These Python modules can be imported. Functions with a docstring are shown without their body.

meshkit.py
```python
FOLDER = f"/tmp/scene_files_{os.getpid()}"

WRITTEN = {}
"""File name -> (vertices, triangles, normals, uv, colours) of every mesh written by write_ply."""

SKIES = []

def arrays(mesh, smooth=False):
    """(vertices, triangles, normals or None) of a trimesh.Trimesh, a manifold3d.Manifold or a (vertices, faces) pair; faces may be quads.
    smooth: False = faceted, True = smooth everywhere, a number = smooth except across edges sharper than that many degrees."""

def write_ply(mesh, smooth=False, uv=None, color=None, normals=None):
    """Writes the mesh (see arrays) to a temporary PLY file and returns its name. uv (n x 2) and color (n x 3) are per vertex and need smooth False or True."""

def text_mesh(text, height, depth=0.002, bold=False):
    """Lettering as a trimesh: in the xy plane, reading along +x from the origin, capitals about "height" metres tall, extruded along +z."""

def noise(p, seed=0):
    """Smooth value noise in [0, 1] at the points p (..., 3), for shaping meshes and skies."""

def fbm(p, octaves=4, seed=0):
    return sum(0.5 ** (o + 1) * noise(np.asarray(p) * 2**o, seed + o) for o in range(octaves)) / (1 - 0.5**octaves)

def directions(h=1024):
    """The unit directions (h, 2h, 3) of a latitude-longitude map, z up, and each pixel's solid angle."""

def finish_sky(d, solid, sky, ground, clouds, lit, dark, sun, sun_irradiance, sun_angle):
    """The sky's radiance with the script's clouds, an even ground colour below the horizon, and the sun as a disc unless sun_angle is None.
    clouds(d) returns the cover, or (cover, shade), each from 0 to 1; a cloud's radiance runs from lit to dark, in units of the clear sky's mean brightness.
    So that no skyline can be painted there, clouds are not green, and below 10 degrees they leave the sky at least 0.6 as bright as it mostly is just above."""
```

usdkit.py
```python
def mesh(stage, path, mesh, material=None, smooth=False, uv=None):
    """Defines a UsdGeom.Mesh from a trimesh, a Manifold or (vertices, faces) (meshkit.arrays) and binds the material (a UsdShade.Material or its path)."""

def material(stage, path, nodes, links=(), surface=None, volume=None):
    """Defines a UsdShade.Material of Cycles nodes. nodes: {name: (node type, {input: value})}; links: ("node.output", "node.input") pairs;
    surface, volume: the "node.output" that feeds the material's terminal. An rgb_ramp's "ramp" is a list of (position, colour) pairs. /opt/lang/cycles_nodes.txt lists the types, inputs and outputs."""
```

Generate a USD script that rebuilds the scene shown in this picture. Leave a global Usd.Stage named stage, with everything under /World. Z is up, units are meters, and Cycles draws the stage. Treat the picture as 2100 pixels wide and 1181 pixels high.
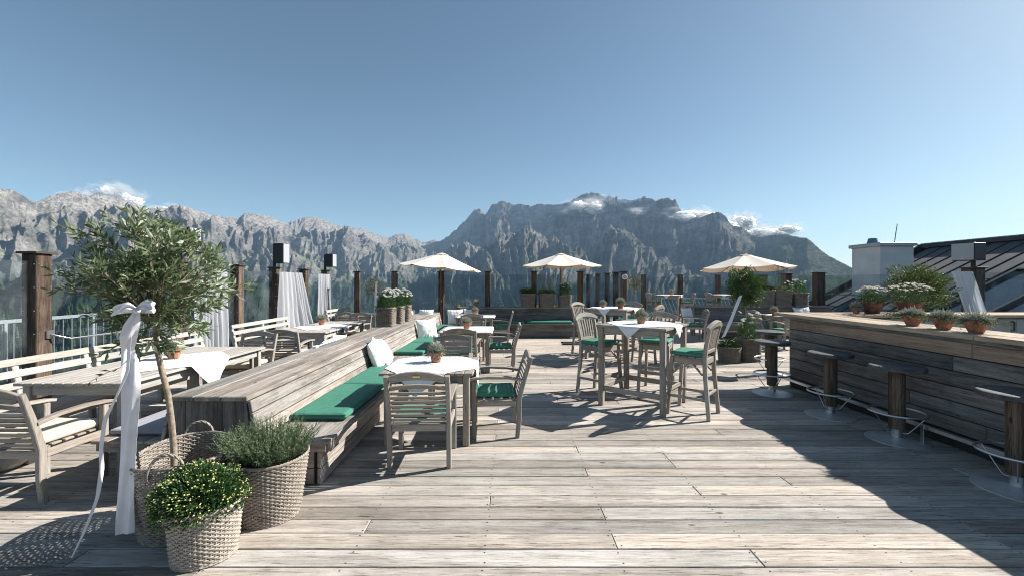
import math, random
import numpy as np
import trimesh, usdkit, meshkit
from scipy.spatial import ConvexHull
from pxr import Usd, UsdGeom, UsdLux, UsdShade, Sdf, Gf, Vt

stage = Usd.Stage.CreateInMemory()
UsdGeom.SetStageUpAxis(stage, 'Z')
UsdGeom.SetStageMetersPerUnit(stage, 1.0)
W = '/World'
UsdGeom.Xform.Define(stage, W)
stage.SetDefaultPrim(stage.GetPrimAtPath(W))

# ------------------------------------------------------------------ camera, sky, sun
H = 1.68                      # eye height above the deck
FPX, CX, CY = 875.0, 1045.0, 578.0   # focal length and vanishing point, in pixels of the 2100 x 1181 photograph
EXPOSURE = 1.2
HAZE_DENSITY = 3.6e-5
cam = UsdGeom.Camera.Define(stage, W + '/camera')
cam.AddTranslateOp().Set(Gf.Vec3d(0, 0, H))
cam.AddRotateXYZOp().Set(Gf.Vec3f(90, 0, 0))
cam.CreateHorizontalApertureAttr(36.0)
cam.CreateFocalLengthAttr(15.0)
cam.CreateHorizontalApertureOffsetAttr((1050 - CX) / 2100 * 36.0)
cam.CreateVerticalApertureOffsetAttr(-(590.5 - CY) / 2100 * 36.0)
cam.CreateFStopAttr(0.0)
cam.CreateExposureAttr(EXPOSURE)

SUN = np.array([1.338, 0.43, 1.0]); SUN /= np.linalg.norm(SUN)
EL = math.asin(SUN[2]); ROT = math.atan2(SUN[0], SUN[1])
dome = UsdLux.DomeLight.Define(stage, W + '/sky')
dome.GetPrim().SetCustomDataByKey('kind', 'structure')
SKY = usdkit.material(stage, W + '/Looks/sky_look', {
    'sky': ('sky_texture', dict(sky_type='single_scattering', sun_disc=False, sun_elevation=EL, sun_rotation=ROT, altitude=1500.0, air_density=1.0, aerosol_density=2.3, ozone_density=0.7)),
    'wb': ('mix', dict(mix_type='multiply', fac=1.0, color2=(.89, 1.0, .955))),
    'bg': ('background_shader', dict(strength=0.05))}, [('sky.color', 'wb.color1'), ('wb.color', 'bg.color')], surface='bg.background')
UsdShade.MaterialBindingAPI.Apply(dome.GetPrim()).Bind(SKY)
sun = UsdLux.DistantLight.Define(stage, W + '/sun')
sun.CreateNormalizeAttr(True)
sun.CreateIntensityAttr(1.25)
sun.CreateAngleAttr(0.5)
sun.CreateColorAttr(Gf.Vec3f(1.0, 0.955, 0.89))
# -z axis points away from the sun
sun.AddRotateXYZOp().Set(Gf.Vec3f(math.degrees(math.pi / 2 - EL), 0, math.degrees(math.pi - math.atan2(SUN[0], SUN[1]))))

# ------------------------------------------------------------------ names, prims
_count = {}
def uname(parent, name):
    k = f'{parent}/{name}'
    n = _count.get(k, 0); _count[k] = n + 1
    return k if n == 0 else f'{k}_{n:03d}'

def say(prim, label=None, cat=None, group=None, kind=None):
    for k, v in (('label', label), ('category', cat), ('group', group), ('kind', kind)):
        if v: prim.SetCustomDataByKey(k, v)

def place(x, loc, rz=0.0):
    x.AddTranslateOp().Set(Gf.Vec3d(*map(float, loc)))
    x.AddRotateZOp().Set(float(rz))

def thing(name, label=None, cat=None, loc=(0, 0, 0), rz=0.0, group=None, kind=None):
    p = uname(W, name)
    x = UsdGeom.Xform.Define(stage, p)
    place(x, loc, rz)
    say(x.GetPrim(), label, cat, group, kind)
    return p

def part(parent, name, mesh, mat, smooth=False, label=None, kind=None):
    p = uname(parent, name)
    m = usdkit.mesh(stage, p, mesh, mat, smooth=smooth)
    say(m.GetPrim(), label, None, None, kind)
    return p

def solo(name, mesh, mat, label=None, cat=None, loc=(0, 0, 0), rz=0.0, group=None, kind=None, smooth=False):
    p = uname(W, name)
    m = usdkit.mesh(stage, p, mesh, mat, smooth=smooth)
    place(m, loc, rz)
    say(m.GetPrim(), label, cat, group, kind)
    return p

def copy(src, label, loc, rz=0.0, group=None):
    base = src.rsplit('/', 1)[1]
    if base[-4:-3] == '_' and base[-3:].isdigit(): base = base[:-4]
    p = uname(W, base)
    x = UsdGeom.Xform.Define(stage, p)
    x.GetPrim().GetReferences().AddInternalReference(src)
    x.GetPrim().SetInstanceable(True)
    x.GetPrim().GetAttribute('xformOp:translate').Set(Gf.Vec3d(*map(float, loc)))
    x.GetPrim().GetAttribute('xformOp:rotateZ').Set(float(rz))
    was = stage.GetPrimAtPath(src).GetCustomData()
    say(x.GetPrim(), label, was.get('category'), group or was.get('group'))
    return p

# points of the photograph's pixels at a given height, or at a given distance
def G(px, py, z=0.0):
    d = FPX * (H - z) / (py - CY)
    return (px - CX) / FPX * d, d
def PX(px, d): return (px - CX) / FPX * d
def PZ(py, d): return H - (py - CY) / FPX * d

# ------------------------------------------------------------------ mesh helpers: everything is (vertices, triangles)
def merge(parts):
    vs, fs, n = [], [], 0
    for v, f in parts:
        v = np.asarray(v, float); f = np.asarray(f, int)
        if f.shape[1] == 4: f = np.vstack([f[:, [0, 1, 2]], f[:, [0, 2, 3]]])
        vs.append(v); fs.append(f + n); n += len(v)
    return np.vstack(vs), np.vstack(fs)

def _cpts(h, c):
    out = []
    for sx in (-1, 1):
        for sy in (-1, 1):
            for sz in (-1, 1):
                s = np.array([sx, sy, sz], float)
                for k in range(3):
                    q = s * (np.asarray(h) - c); q[k] = s[k] * h[k]
                    out.append(q)
    return np.array(out)
_h = ConvexHull(_cpts((1, 1, 1), .2))
_CF = []
for s, e in zip(_h.simplices, _h.equations):
    a, b, c = _h.points[s]
    _CF.append(s if np.dot(np.cross(b - a, c - a), e[:3]) > 0 else s[::-1])
_CF = np.array(_CF)

def box(x0, x1, y0, y1, z0, z1, c=.004):
    h = np.array([x1 - x0, y1 - y0, z1 - z0]) / 2
    c = min(c, h.min() * .45)
    return _cpts(h, c) + np.array([x0 + x1, y0 + y1, z0 + z1]) / 2, _CF

def rot(mesh, ang, axis='z', at=(0, 0, 0)):
    v, f = mesh
    a = math.radians(ang); s, c = math.sin(a), math.cos(a)
    R = {'z': [[c, -s, 0], [s, c, 0], [0, 0, 1]], 'x': [[1, 0, 0], [0, c, -s], [0, s, c]], 'y': [[c, 0, s], [0, 1, 0], [-s, 0, c]]}[axis]
    return (np.asarray(v) - at) @ np.array(R).T + at, f

def mv(mesh, x=0, y=0, z=0):
    return np.asarray(mesh[0]) + np.array([x, y, z]), mesh[1]

def bar(p0, p1, w, t, up=(0, 0, 1), c=.004):
    p0, p1 = np.asarray(p0, float), np.asarray(p1, float)
    d = p1 - p0; L = np.linalg.norm(d); d /= L
    s = np.cross(d, up); s /= np.linalg.norm(s)
    u = np.cross(s, d)
    v = _cpts((L / 2, w / 2, t / 2), min(c, w * .2, t * .2))
    return v @ np.array([d, s, u]) + (p0 + p1) / 2, _CF

def sweep(path, w, t, up=(0, 0, 1)):
    P = np.asarray(path, float); n = len(P)
    T = np.gradient(P, axis=0); T /= np.linalg.norm(T, axis=1)[:, None]
    S = np.cross(T, up); S /= np.linalg.norm(S, axis=1)[:, None]
    U = np.cross(S, T)
    w = np.broadcast_to(np.asarray(w, float), (n,))[:, None] / 2
    t = np.broadcast_to(np.asarray(t, float), (n,))[:, None] / 2
    c = .25
    prof = [(-1, -1 + c), (-1, 1 - c), (-1 + c, 1), (1 - c, 1), (1, 1 - c), (1, -1 + c), (1 - c, -1), (-1 + c, -1)]
    k = len(prof)
    m = np.minimum(w, t)
    V = []
    for a, b in prof:
        aa = np.where(abs(a) == 1, a * w, np.sign(a) * (w - c * m)); bb = np.where(abs(b) == 1, b * t, np.sign(b) * (t - c * m))
        V.append(P + S * aa + U * bb)
    V = np.stack(V, 1).reshape(-1, 3)
    F = []
    for i in range(n - 1):
        for j in range(k):
            a, b = i * k + j, i * k + (j + 1) % k
            F += [(a, b, b + k), (a, b + k, a + k)]
    for j in range(1, k - 1):
        F += [(0, j + 1, j), ((n - 1) * k, (n - 1) * k + j, (n - 1) * k + j + 1)]
    F = np.array(F)[:, ::-1]
    return V, F

def tube(path, r, n=8, closed=False, flat=1.0):
    P = np.asarray(path, float); m = len(P)
    T = (np.roll(P, -1, 0) - np.roll(P, 1, 0)) if closed else np.gradient(P, axis=0)
    T /= np.maximum(np.linalg.norm(T, axis=1), 1e-9)[:, None]
    N = np.zeros_like(P)
    a = np.array([0, 0, 1.0]) if abs(T[0, 2]) < .9 else np.array([1.0, 0, 0])
    v = a - T[0] * (a @ T[0]); N[0] = v / np.linalg.norm(v)
    for i in range(1, m):
        v = N[i - 1] - T[i] * (N[i - 1] @ T[i]); N[i] = v / max(np.linalg.norm(v), 1e-9)
    B = np.cross(T, N)
    r = np.broadcast_to(np.asarray(r, float), (m,))
    th = np.arange(n) / n * 2 * math.pi
    V = (P[:, None] + (N[:, None] * np.cos(th)[None, :, None] * flat + B[:, None] * np.sin(th)[None, :, None]) * r[:, None, None]).reshape(-1, 3)
    i = np.arange(m if closed else m - 1)[:, None]; j = np.arange(n)[None]
    A = i * n + j; Bq = i * n + (j + 1) % n; i2 = (i + 1) % m
    C = i2 * n + (j + 1) % n; D = i2 * n + j
    F = np.concatenate([np.stack([A, Bq, C], -1).reshape(-1, 3), np.stack([A, C, D], -1).reshape(-1, 3)])
    if not closed:
        caps = [(0, k + 1, k) for k in range(1, n - 1)] + [((m - 1) * n, (m - 1) * n + k, (m - 1) * n + k + 1) for k in range(1, n - 1)]
        F = np.concatenate([F, np.array(caps)])
    return V, F

def lathe(prof, n=24):
    prof = np.asarray(prof, float); m = len(prof)
    th = np.arange(n) / n * 2 * math.pi
    V = np.stack([prof[:, 0, None] * np.cos(th), prof[:, 0, None] * np.sin(th), np.repeat(prof[:, 1, None], n, 1)], -1).reshape(-1, 3)
    i = np.arange(m - 1)[:, None]; j = np.arange(n)[None]
    A = i * n + j; B = i * n + (j + 1) % n
    F = np.concatenate([np.stack([A, B, B + n], -1).reshape(-1, 3), np.stack([A, B + n, A + n], -1).reshape(-1, 3)])
    return V, F

def grid(f, nu, nv, u0=0, u1=1, v0=0, v1=1, two=False):
    u, v = np.meshgrid(np.linspace(u0, u1, nu), np.linspace(v0, v1, nv), indexing='ij')
    V = f(u, v).reshape(-1, 3)
    i = np.arange(nu - 1)[:, None]; j = np.arange(nv - 1)[None]
    A = i * nv + j
    F = np.concatenate([np.stack([A, A + nv, A + nv + 1], -1).reshape(-1, 3), np.stack([A, A + nv + 1, A + 1], -1).reshape(-1, 3)])
    return V, F

def solid(mesh, t):
    """A sheet given thickness t."""
    v, f = np.asarray(mesh[0]), np.asarray(mesh[1])
    n = np.zeros_like(v); fn = np.cross(v[f[:, 1]] - v[f[:, 0]], v[f[:, 2]] - v[f[:, 0]])
    for k in range(3): np.add.at(n, f[:, k], fn)
    n /= np.maximum(np.linalg.norm(n, axis=1), 1e-12)[:, None]
    e = np.concatenate([f[:, [0, 1]], f[:, [1, 2]], f[:, [2, 0]]])
    key = {tuple(x) for x in e}
    edge = np.array([x for x in e if (x[1], x[0]) not in key])
    N = len(v)
    side = np.concatenate([np.stack([edge[:, 1], edge[:, 0], edge[:, 0] + N], 1), np.stack([edge[:, 1], edge[:, 0] + N, edge[:, 1] + N], 1)])
    return np.vstack([v + n * t / 2, v - n * t / 2]), np.vstack([f, f[:, ::-1] + N, side])

def unit(v):
    v = np.asarray(v, float)
    return v / np.maximum(np.linalg.norm(v, axis=-1, keepdims=True), 1e-12)

def leaves(P, D, L, Wd, rng, fold=.25, curl=.15, facing=None):
    """Leaf blades: base P, direction D, length L, width Wd; each four triangles with a fold along the midrib."""
    P = np.asarray(P, float); N = len(P); D = unit(D)
    L = np.broadcast_to(L, (N,))[:, None]; Wd = np.broadcast_to(Wd, (N,))[:, None]
    R = rng.normal(size=(N, 3)) if facing is None else facing + rng.normal(size=(N, 3)) * .35
    U = unit(R - D * (R * D).sum(1, keepdims=True))
    S = np.cross(D, U)
    mid = P + D * L * .48
    V = np.stack([P, mid + S * Wd / 2 + U * Wd * fold, mid, mid - S * Wd / 2 + U * Wd * fold, P + D * L - U * L * curl], 1).reshape(-1, 3)
    b = np.arange(N)[:, None] * 5
    F = np.concatenate([b + np.array([[0, 1, 2]]), b + np.array([[0, 2, 3]]), b + np.array([[1, 4, 2]]), b + np.array([[2, 4, 3]])])
    return V, F[:, ::-1]

def blobs(P, r, rng, sub=0, squash=1.0):
    m = trimesh.creation.icosphere(sub)
    P = np.asarray(P); N = len(P); r = np.broadcast_to(r, (N,))
    V = (m.vertices[None] * r[:, None, None] * np.array([1, 1, squash]) + P[:, None]).reshape(-1, 3)
    F = (m.faces[None] + (np.arange(N) * len(m.vertices))[:, None, None]).reshape(-1, 3)
    return V, F

def rand_dirs(n, rng, up=None):
    d = unit(rng.normal(size=(n, 3)))
    if up is not None: d = unit(d + np.array([0, 0, up]))
    return d

# ------------------------------------------------------------------ materials
_mats = {}
def mat(name, nodes, links, surface='p.BSDF', volume=None):
    if name not in _mats:
        _mats[name] = usdkit.material(stage, f'{W}/Looks/{name}', nodes, links, surface=surface, volume=volume)
    return _mats[name]

def wood(name, axis, dark, mid, light, scale=1.0, rough=.72, vary=.30, stain=.35, knots=1.0, bump=.35, spec=.12, flat=False):
    """Weathered timber with its grain along one local axis; every piece gets its own stretch of grain and tone."""
    key = f'{name}_{axis}'
    if key in _mats: return _mats[key]
    k = 'xyz'.index(axis)
    sc = [1.0, 1.0, 1.0]; sc[k] = .045
    kc = [1.0, 1.0, 1.0]; kc[k] = .5
    if flat: kc[2] = .12
    lam = lambda c, f: tuple(x * f for x in c)
    n = {
        'tc': ('texture_coordinate', {}), 'oi': ('object_info', {}), 'ge': ('geometry', {}),
        'ad': ('math', dict(math_type='add')), 'fr': ('math', dict(math_type='fraction')),
        'mu': ('math', dict(math_type='multiply', value2=61.7)),
        'off': ('vector_math', dict(math_type='add')),
        'mp': ('mapping', dict(mapping_type='point', scale=tuple(x * scale for x in sc))),
        'mk': ('mapping', dict(mapping_type='point', scale=tuple(x * scale for x in kc))),
        'n1': ('noise_texture', dict(scale=95.0, detail=8.0, roughness=.78, distortion=.5)),
        'n2': ('noise_texture', dict(scale=13.0, detail=4.0, roughness=.6, distortion=1.2)),
        'n3': ('noise_texture', dict(scale=7.0, detail=4.0, roughness=.65)), 'n5': ('noise_texture', dict(scale=1.1, detail=7.0, roughness=.7)),
        's5': ('rgb_ramp', dict(ramp=[(.36, (1 - stain * .8,) * 3), (.52, (1, 1, 1)), (1, (1, 1, 1))])), 'm5': ('mix', dict(mix_type='multiply', fac=1.0)),
        'n4': ('noise_texture', dict(scale=110.0, detail=4.0, roughness=.65)),
        'vk': ('voronoi_texture', dict(scale=4.2, randomness=1.0)),
        'kr': ('rgb_ramp', dict(ramp=[(0, lam((.22, .17, .14), 1)), (.035, (.25, .2, .16)), (.055, (.66, .60, .54)), (.08, (1.12, 1.10, 1.06)), (.13, (1, 1, 1)), (1, (1, 1, 1))])),
        'gm': ('mix', dict(fac=.34)),
        'ramp': ('rgb_ramp', dict(ramp=[(.34, dark), (.455, mid), (.59, light), (1, light)])),
        'sr': ('rgb_ramp', dict(ramp=[(.32, (1 - stain,) * 3), (.58, (1, 1, 1)), (1, (1.0, 1.0, 1.0))])),
        'm1': ('mix', dict(mix_type='multiply', fac=1.0)), 'm2': ('mix', dict(mix_type='multiply', fac=.85 * knots)),
        'br': ('map_range', dict(from_min=0., from_max=1., to_min=1 - vary, to_max=1 + vary * .55)),
        'f2': ('math', dict(math_type='multiply', value2=7.31)), 'f3': ('math', dict(math_type='fraction')),
        'tn': ('rgb_ramp', dict(ramp=[(0, (1.03, .985, .94)), (.35, (1.0, .975, .96)), (.7, (.95, .99, 1.02)), (1, (1.08, 1.06, 1.03))])), 'm6': ('mix', dict(mix_type='multiply', fac=.85)),
        'm3': ('vector_math', dict(math_type='scale')),
        'crk': ('map_range', dict(from_min=.40, from_max=.33, to_min=0., to_max=1., clamp=True)),
        'm4': ('mix', dict(mix_type='multiply', color2=(.42, .39, .37))),
        'hm': ('math', dict(math_type='subtract')),
        'bp': ('bump', dict(strength=bump, distance=.004)),
        'p': ('principled_bsdf', dict(roughness=rough, specular_ior_level=spec)),
    }
    l = [('oi.random', 'ad.value1'), ('ge.random_per_island', 'ad.value2'), ('ad.value', 'fr.value1'), ('fr.value', 'mu.value1'),
         ('tc.object', 'off.vector1'), ('mu.value', 'off.vector2'), ('off.vector', 'mp.vector'), ('off.vector', 'mk.vector'),
         ('mp.vector', 'n1.vector'), ('mp.vector', 'n2.vector'), ('mp.vector', 'n3.vector'), ('off.vector', 'n5.vector'), ('n5.fac', 's5.fac'), ('m3.vector', 'm5.color1'), ('s5.color', 'm5.color2'), ('mp.vector', 'n4.vector'), ('mk.vector', 'vk.vector'),
         ('n1.fac', 'gm.color1'), ('n2.fac', 'gm.color2'), ('gm.color', 'ramp.fac'), ('n3.fac', 'sr.fac'), ('vk.distance', 'kr.fac'),
         ('ramp.color', 'm1.color1'), ('sr.color', 'm1.color2'), ('m1.color', 'm2.color1'), ('kr.color', 'm2.color2'),
         ('fr.value', 'br.value'), ('m2.color', 'm3.vector1'), ('br.result', 'm3.scale'),
         ('n4.fac', 'crk.value'), ('crk.result', 'm4.fac'), ('m5.color', 'm6.color1'), ('fr.value', 'f2.value1'), ('f2.value', 'f3.value1'), ('f3.value', 'tn.fac'), ('tn.color', 'm6.color2'), ('m6.color', 'm4.color1'), ('m4.color', 'p.base_color'),
         ('n1.fac', 'hm.value1'), ('crk.result', 'hm.value2'), ('hm.value', 'bp.height'), ('bp.normal', 'p.normal')]
    _mats[key] = usdkit.material(stage, f'{W}/Looks/{key}', n, l, surface='p.BSDF')
    return _mats[key]

DECK = dict(dark=(.19, .165, .14), mid=(.37, .335, .295), light=(.535, .495, .45))
deckwood = lambda a: wood('deck_timber', a, **DECK, vary=.36, stain=.28, bump=.8, knots=1.0, flat=True)
benchwood = lambda a: wood('bench_timber', a, (.105, .085, .072), (.28, .245, .215), (.44, .405, .37), vary=.22, stain=.42, bump=.5)
teak = lambda a: wood('teak', a, (.17, .145, .12), (.29, .255, .22), (.37, .335, .30), scale=1.5, vary=.16, stain=.2, knots=.25, bump=.2)
palewood = lambda a: wood('pale_teak', a, (.20, .18, .16), (.36, .335, .305), (.46, .435, .40), scale=1.5, vary=.1, stain=.18, knots=.2, bump=.2)
barwood = lambda a: wood('bar_timber', a, (.055, .05, .046), (.15, .138, .128), (.27, .255, .24), vary=.3, stain=.45, bump=.6)
capwood = lambda a: wood('larch', a, (.19, .13, .088), (.38, .29, .205), (.50, .41, .32), vary=.15, stain=.3)
darkpost = lambda a: wood('post_timber', a, (.028, .021, .017), (.088, .062, .048), (.20, .15, .12), vary=.25, stain=.5, bump=.5)
polewood = lambda a: wood('pole_timber', a, (.16, .07, .035), (.27, .13, .07), (.34, .18, .10), knots=0, vary=.1)

def plain(name, color, rough=.6, metal=0.0, noise=0.12, nscale=25.0, spec=.4, bump=0.0, bscale=120.0, sheen=0.0, subs=0.0):
    nodes = {'tc': ('texture_coordinate', {}), 'n': ('noise_texture', dict(scale=nscale, detail=4.0, roughness=.6)),
             'r': ('rgb_ramp', dict(ramp=[(.3, tuple(x * (1 - noise * 1.6) for x in color)), (.7, tuple(min(1, x * (1 + noise)) for x in color))])),
             'p': ('principled_bsdf', dict(roughness=rough, metallic=metal, specular_ior_level=spec, sheen_weight=sheen))}
    links = [('tc.object', 'n.vector'), ('n.fac', 'r.fac'), ('r.color', 'p.base_color')]
    if bump:
        nodes['nb'] = ('noise_texture', dict(scale=bscale, detail=3.0)); nodes['b'] = ('bump', dict(strength=bump, distance=.003))
        links += [('tc.object', 'nb.vector'), ('nb.fac', 'b.height'), ('b.normal', 'p.normal')]
    return mat(name, nodes, links)

def leafmat(name, cols, rough=.5, trans=.3, spec=.4):
    """Leaves: each blade takes its own tone; some light passes through."""
    st = [(i / max(1, len(cols) - 1), c) for i, c in enumerate(cols)]
    return mat(name, {'g': ('geometry', {}), 'r': ('rgb_ramp', dict(ramp=st)),
                      'p': ('principled_bsdf', dict(roughness=rough, specular_ior_level=spec)),
                      't': ('translucent_bsdf', {}), 'm': ('mix_closure', dict(fac=trans))},
               [('g.random_per_island', 'r.fac'), ('r.color', 'p.base_color'), ('r.color', 't.color'), ('p.BSDF', 'm.closure1'), ('t.BSDF', 'm.closure2')], surface='m.closure')

STEEL = plain('steel', (.56, .57, .58), rough=.32, metal=1.0, noise=.06, nscale=8)
STEELB = plain('brushed_steel', (.62, .63, .64), rough=.45, metal=.65, noise=.1, nscale=8)
WHITEC = plain('white_cloth', (.66, .66, .67), rough=.9, noise=.03, sheen=.2, bump=.15, bscale=60)
GREEN = plain('green_canvas', (.050, .185, .132), rough=.75, noise=.10, nscale=14, bump=.15, bscale=300, spec=.25)
BEIGE = plain('cream_canvas', (.60, .53, .42), rough=.85, noise=.06, bump=.1, bscale=300)
BLACK = plain('black_plastic', (.018, .018, .02), rough=.45, noise=.1)
GREYP = plain('grey_grille', (.33, .34, .36), rough=.5, noise=.1, nscale=300)
SOIL = plain('soil', (.035, .025, .018), rough=.95, noise=.5, nscale=60, bump=.6, bscale=80)
TERRA = plain('terracotta', (.36, .155, .095), rough=.85, noise=.4, nscale=22, bump=.2, bscale=60)
RUSTP = plain('rusty_terracotta', (.17, .075, .05), rough=.75, noise=.6, nscale=12, bump=.2, bscale=60)
BRASS = plain('brass', (.75, .52, .15), rough=.35, metal=1.0, noise=.05)
BARK = plain('bark', (.25, .20, .15), rough=.9, noise=.3, nscale=40, bump=.6, bscale=70)
STALK = plain('green_stalk', (.10, .14, .06), rough=.7, noise=.2)
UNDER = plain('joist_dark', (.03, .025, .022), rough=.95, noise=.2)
# ------------------------------------------------------------------ mountains, valley, forest, haze, clouds
def smooth01(x): x = np.clip(x, 0, 1); return x * x * (3 - 2 * x)

SKYLINE = [(0,386),(20,391),(45,405),(75,420),(90,412),(105,403),(130,400),(150,396),(175,402),(215,404),(250,410),(300,430),(330,430),(350,428),(370,423),(400,433),(420,440),(450,445),(470,447),(490,449),(500,440),(520,441),(540,443),(560,449),(580,458),(600,455),(625,448),(650,446),(680,460),(700,465),(740,470),(770,482),(795,489),(815,482),(830,480),(850,490),(870,498),(890,494),(905,495),(925,480),(935,472),(955,450),(970,432),(985,428),(995,440),(1010,420),(1030,413),(1050,419),(1075,420),(1090,424),(1110,419),(1130,421),(1160,418),(1190,402),(1212,395),(1240,401),(1270,406),(1300,408),(1325,404),(1345,412),(1360,408),(1385,408),(1395,430),(1410,445),(1440,447),(1462,438),(1475,436),(1490,448),(1505,462),(1520,465),(1540,482),(1560,487),(1585,482),(1610,480),(1640,488),(1655,487),(1680,510),(1700,525),(1745,548),(1790,566),(1850,572),(2000,574),(2200,570)]
LAYERS = [  # skyline (pixels), distance (pixel, metres), foot of the slope, steepness
    (SKYLINE, [(0,4200),(200,4700),(430,5200),(700,5900),(870,6700),(950,6700),(1100,6100),(1250,5450),(1400,4850),(1500,4500),(1650,4000),(1800,3500),(2200,3200)], 2300, 1.6),
    ([(840,640),(900,560),(960,545),(1000,520),(1030,497),(1060,478),(1085,469),(1110,474),(1150,492),(1185,520),(1250,548),(1330,578),(1400,640)], [(840,3900),(1085,4000),(1400,3800)], 2300, 1.35),
    ([(1150,600),(1200,540),(1225,500),(1245,472),(1290,478),(1320,505),(1380,545),(1430,565),(1480,592),(1540,640)], [(1150,4800),(1250,4350),(1540,3350)], 2300, 1.3),
    ([(880,640),(905,540),(930,510),(960,500),(1000,520),(1040,580),(1080,640)], [(880,5000),(1080,4700)], 3000, 1.3),
    ([(60,640),(120,540),(200,490),(260,470),(300,478),(380,520),(480,575),(560,640)], [(60,3500),(260,3900),(560,4400)], 2300, 1.25),
    ([(420,640),(470,560),(520,515),(560,505),(600,520),(660,560),(720,640)], [(420,4500),(720,4700)], 2800, 1.3),
    ([(640,640),(700,560),(760,520),(790,510),(830,545),(870,590),(900,640)], [(640,5000),(900,5600)], 2800, 1.3),
    ([(-300,560),(0,588),(60,566),(150,552),(220,550),(330,556),(420,566),(520,590),(600,640)], [(0,2500),(600,2700)], 900, 1.1),
    ([(1380,640),(1450,600),(1540,575),(1620,565),(1700,568),(1800,575),(1900,590),(2200,600)], [(1380,3000),(2200,2500)], 1200, 1.2),
]

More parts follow.
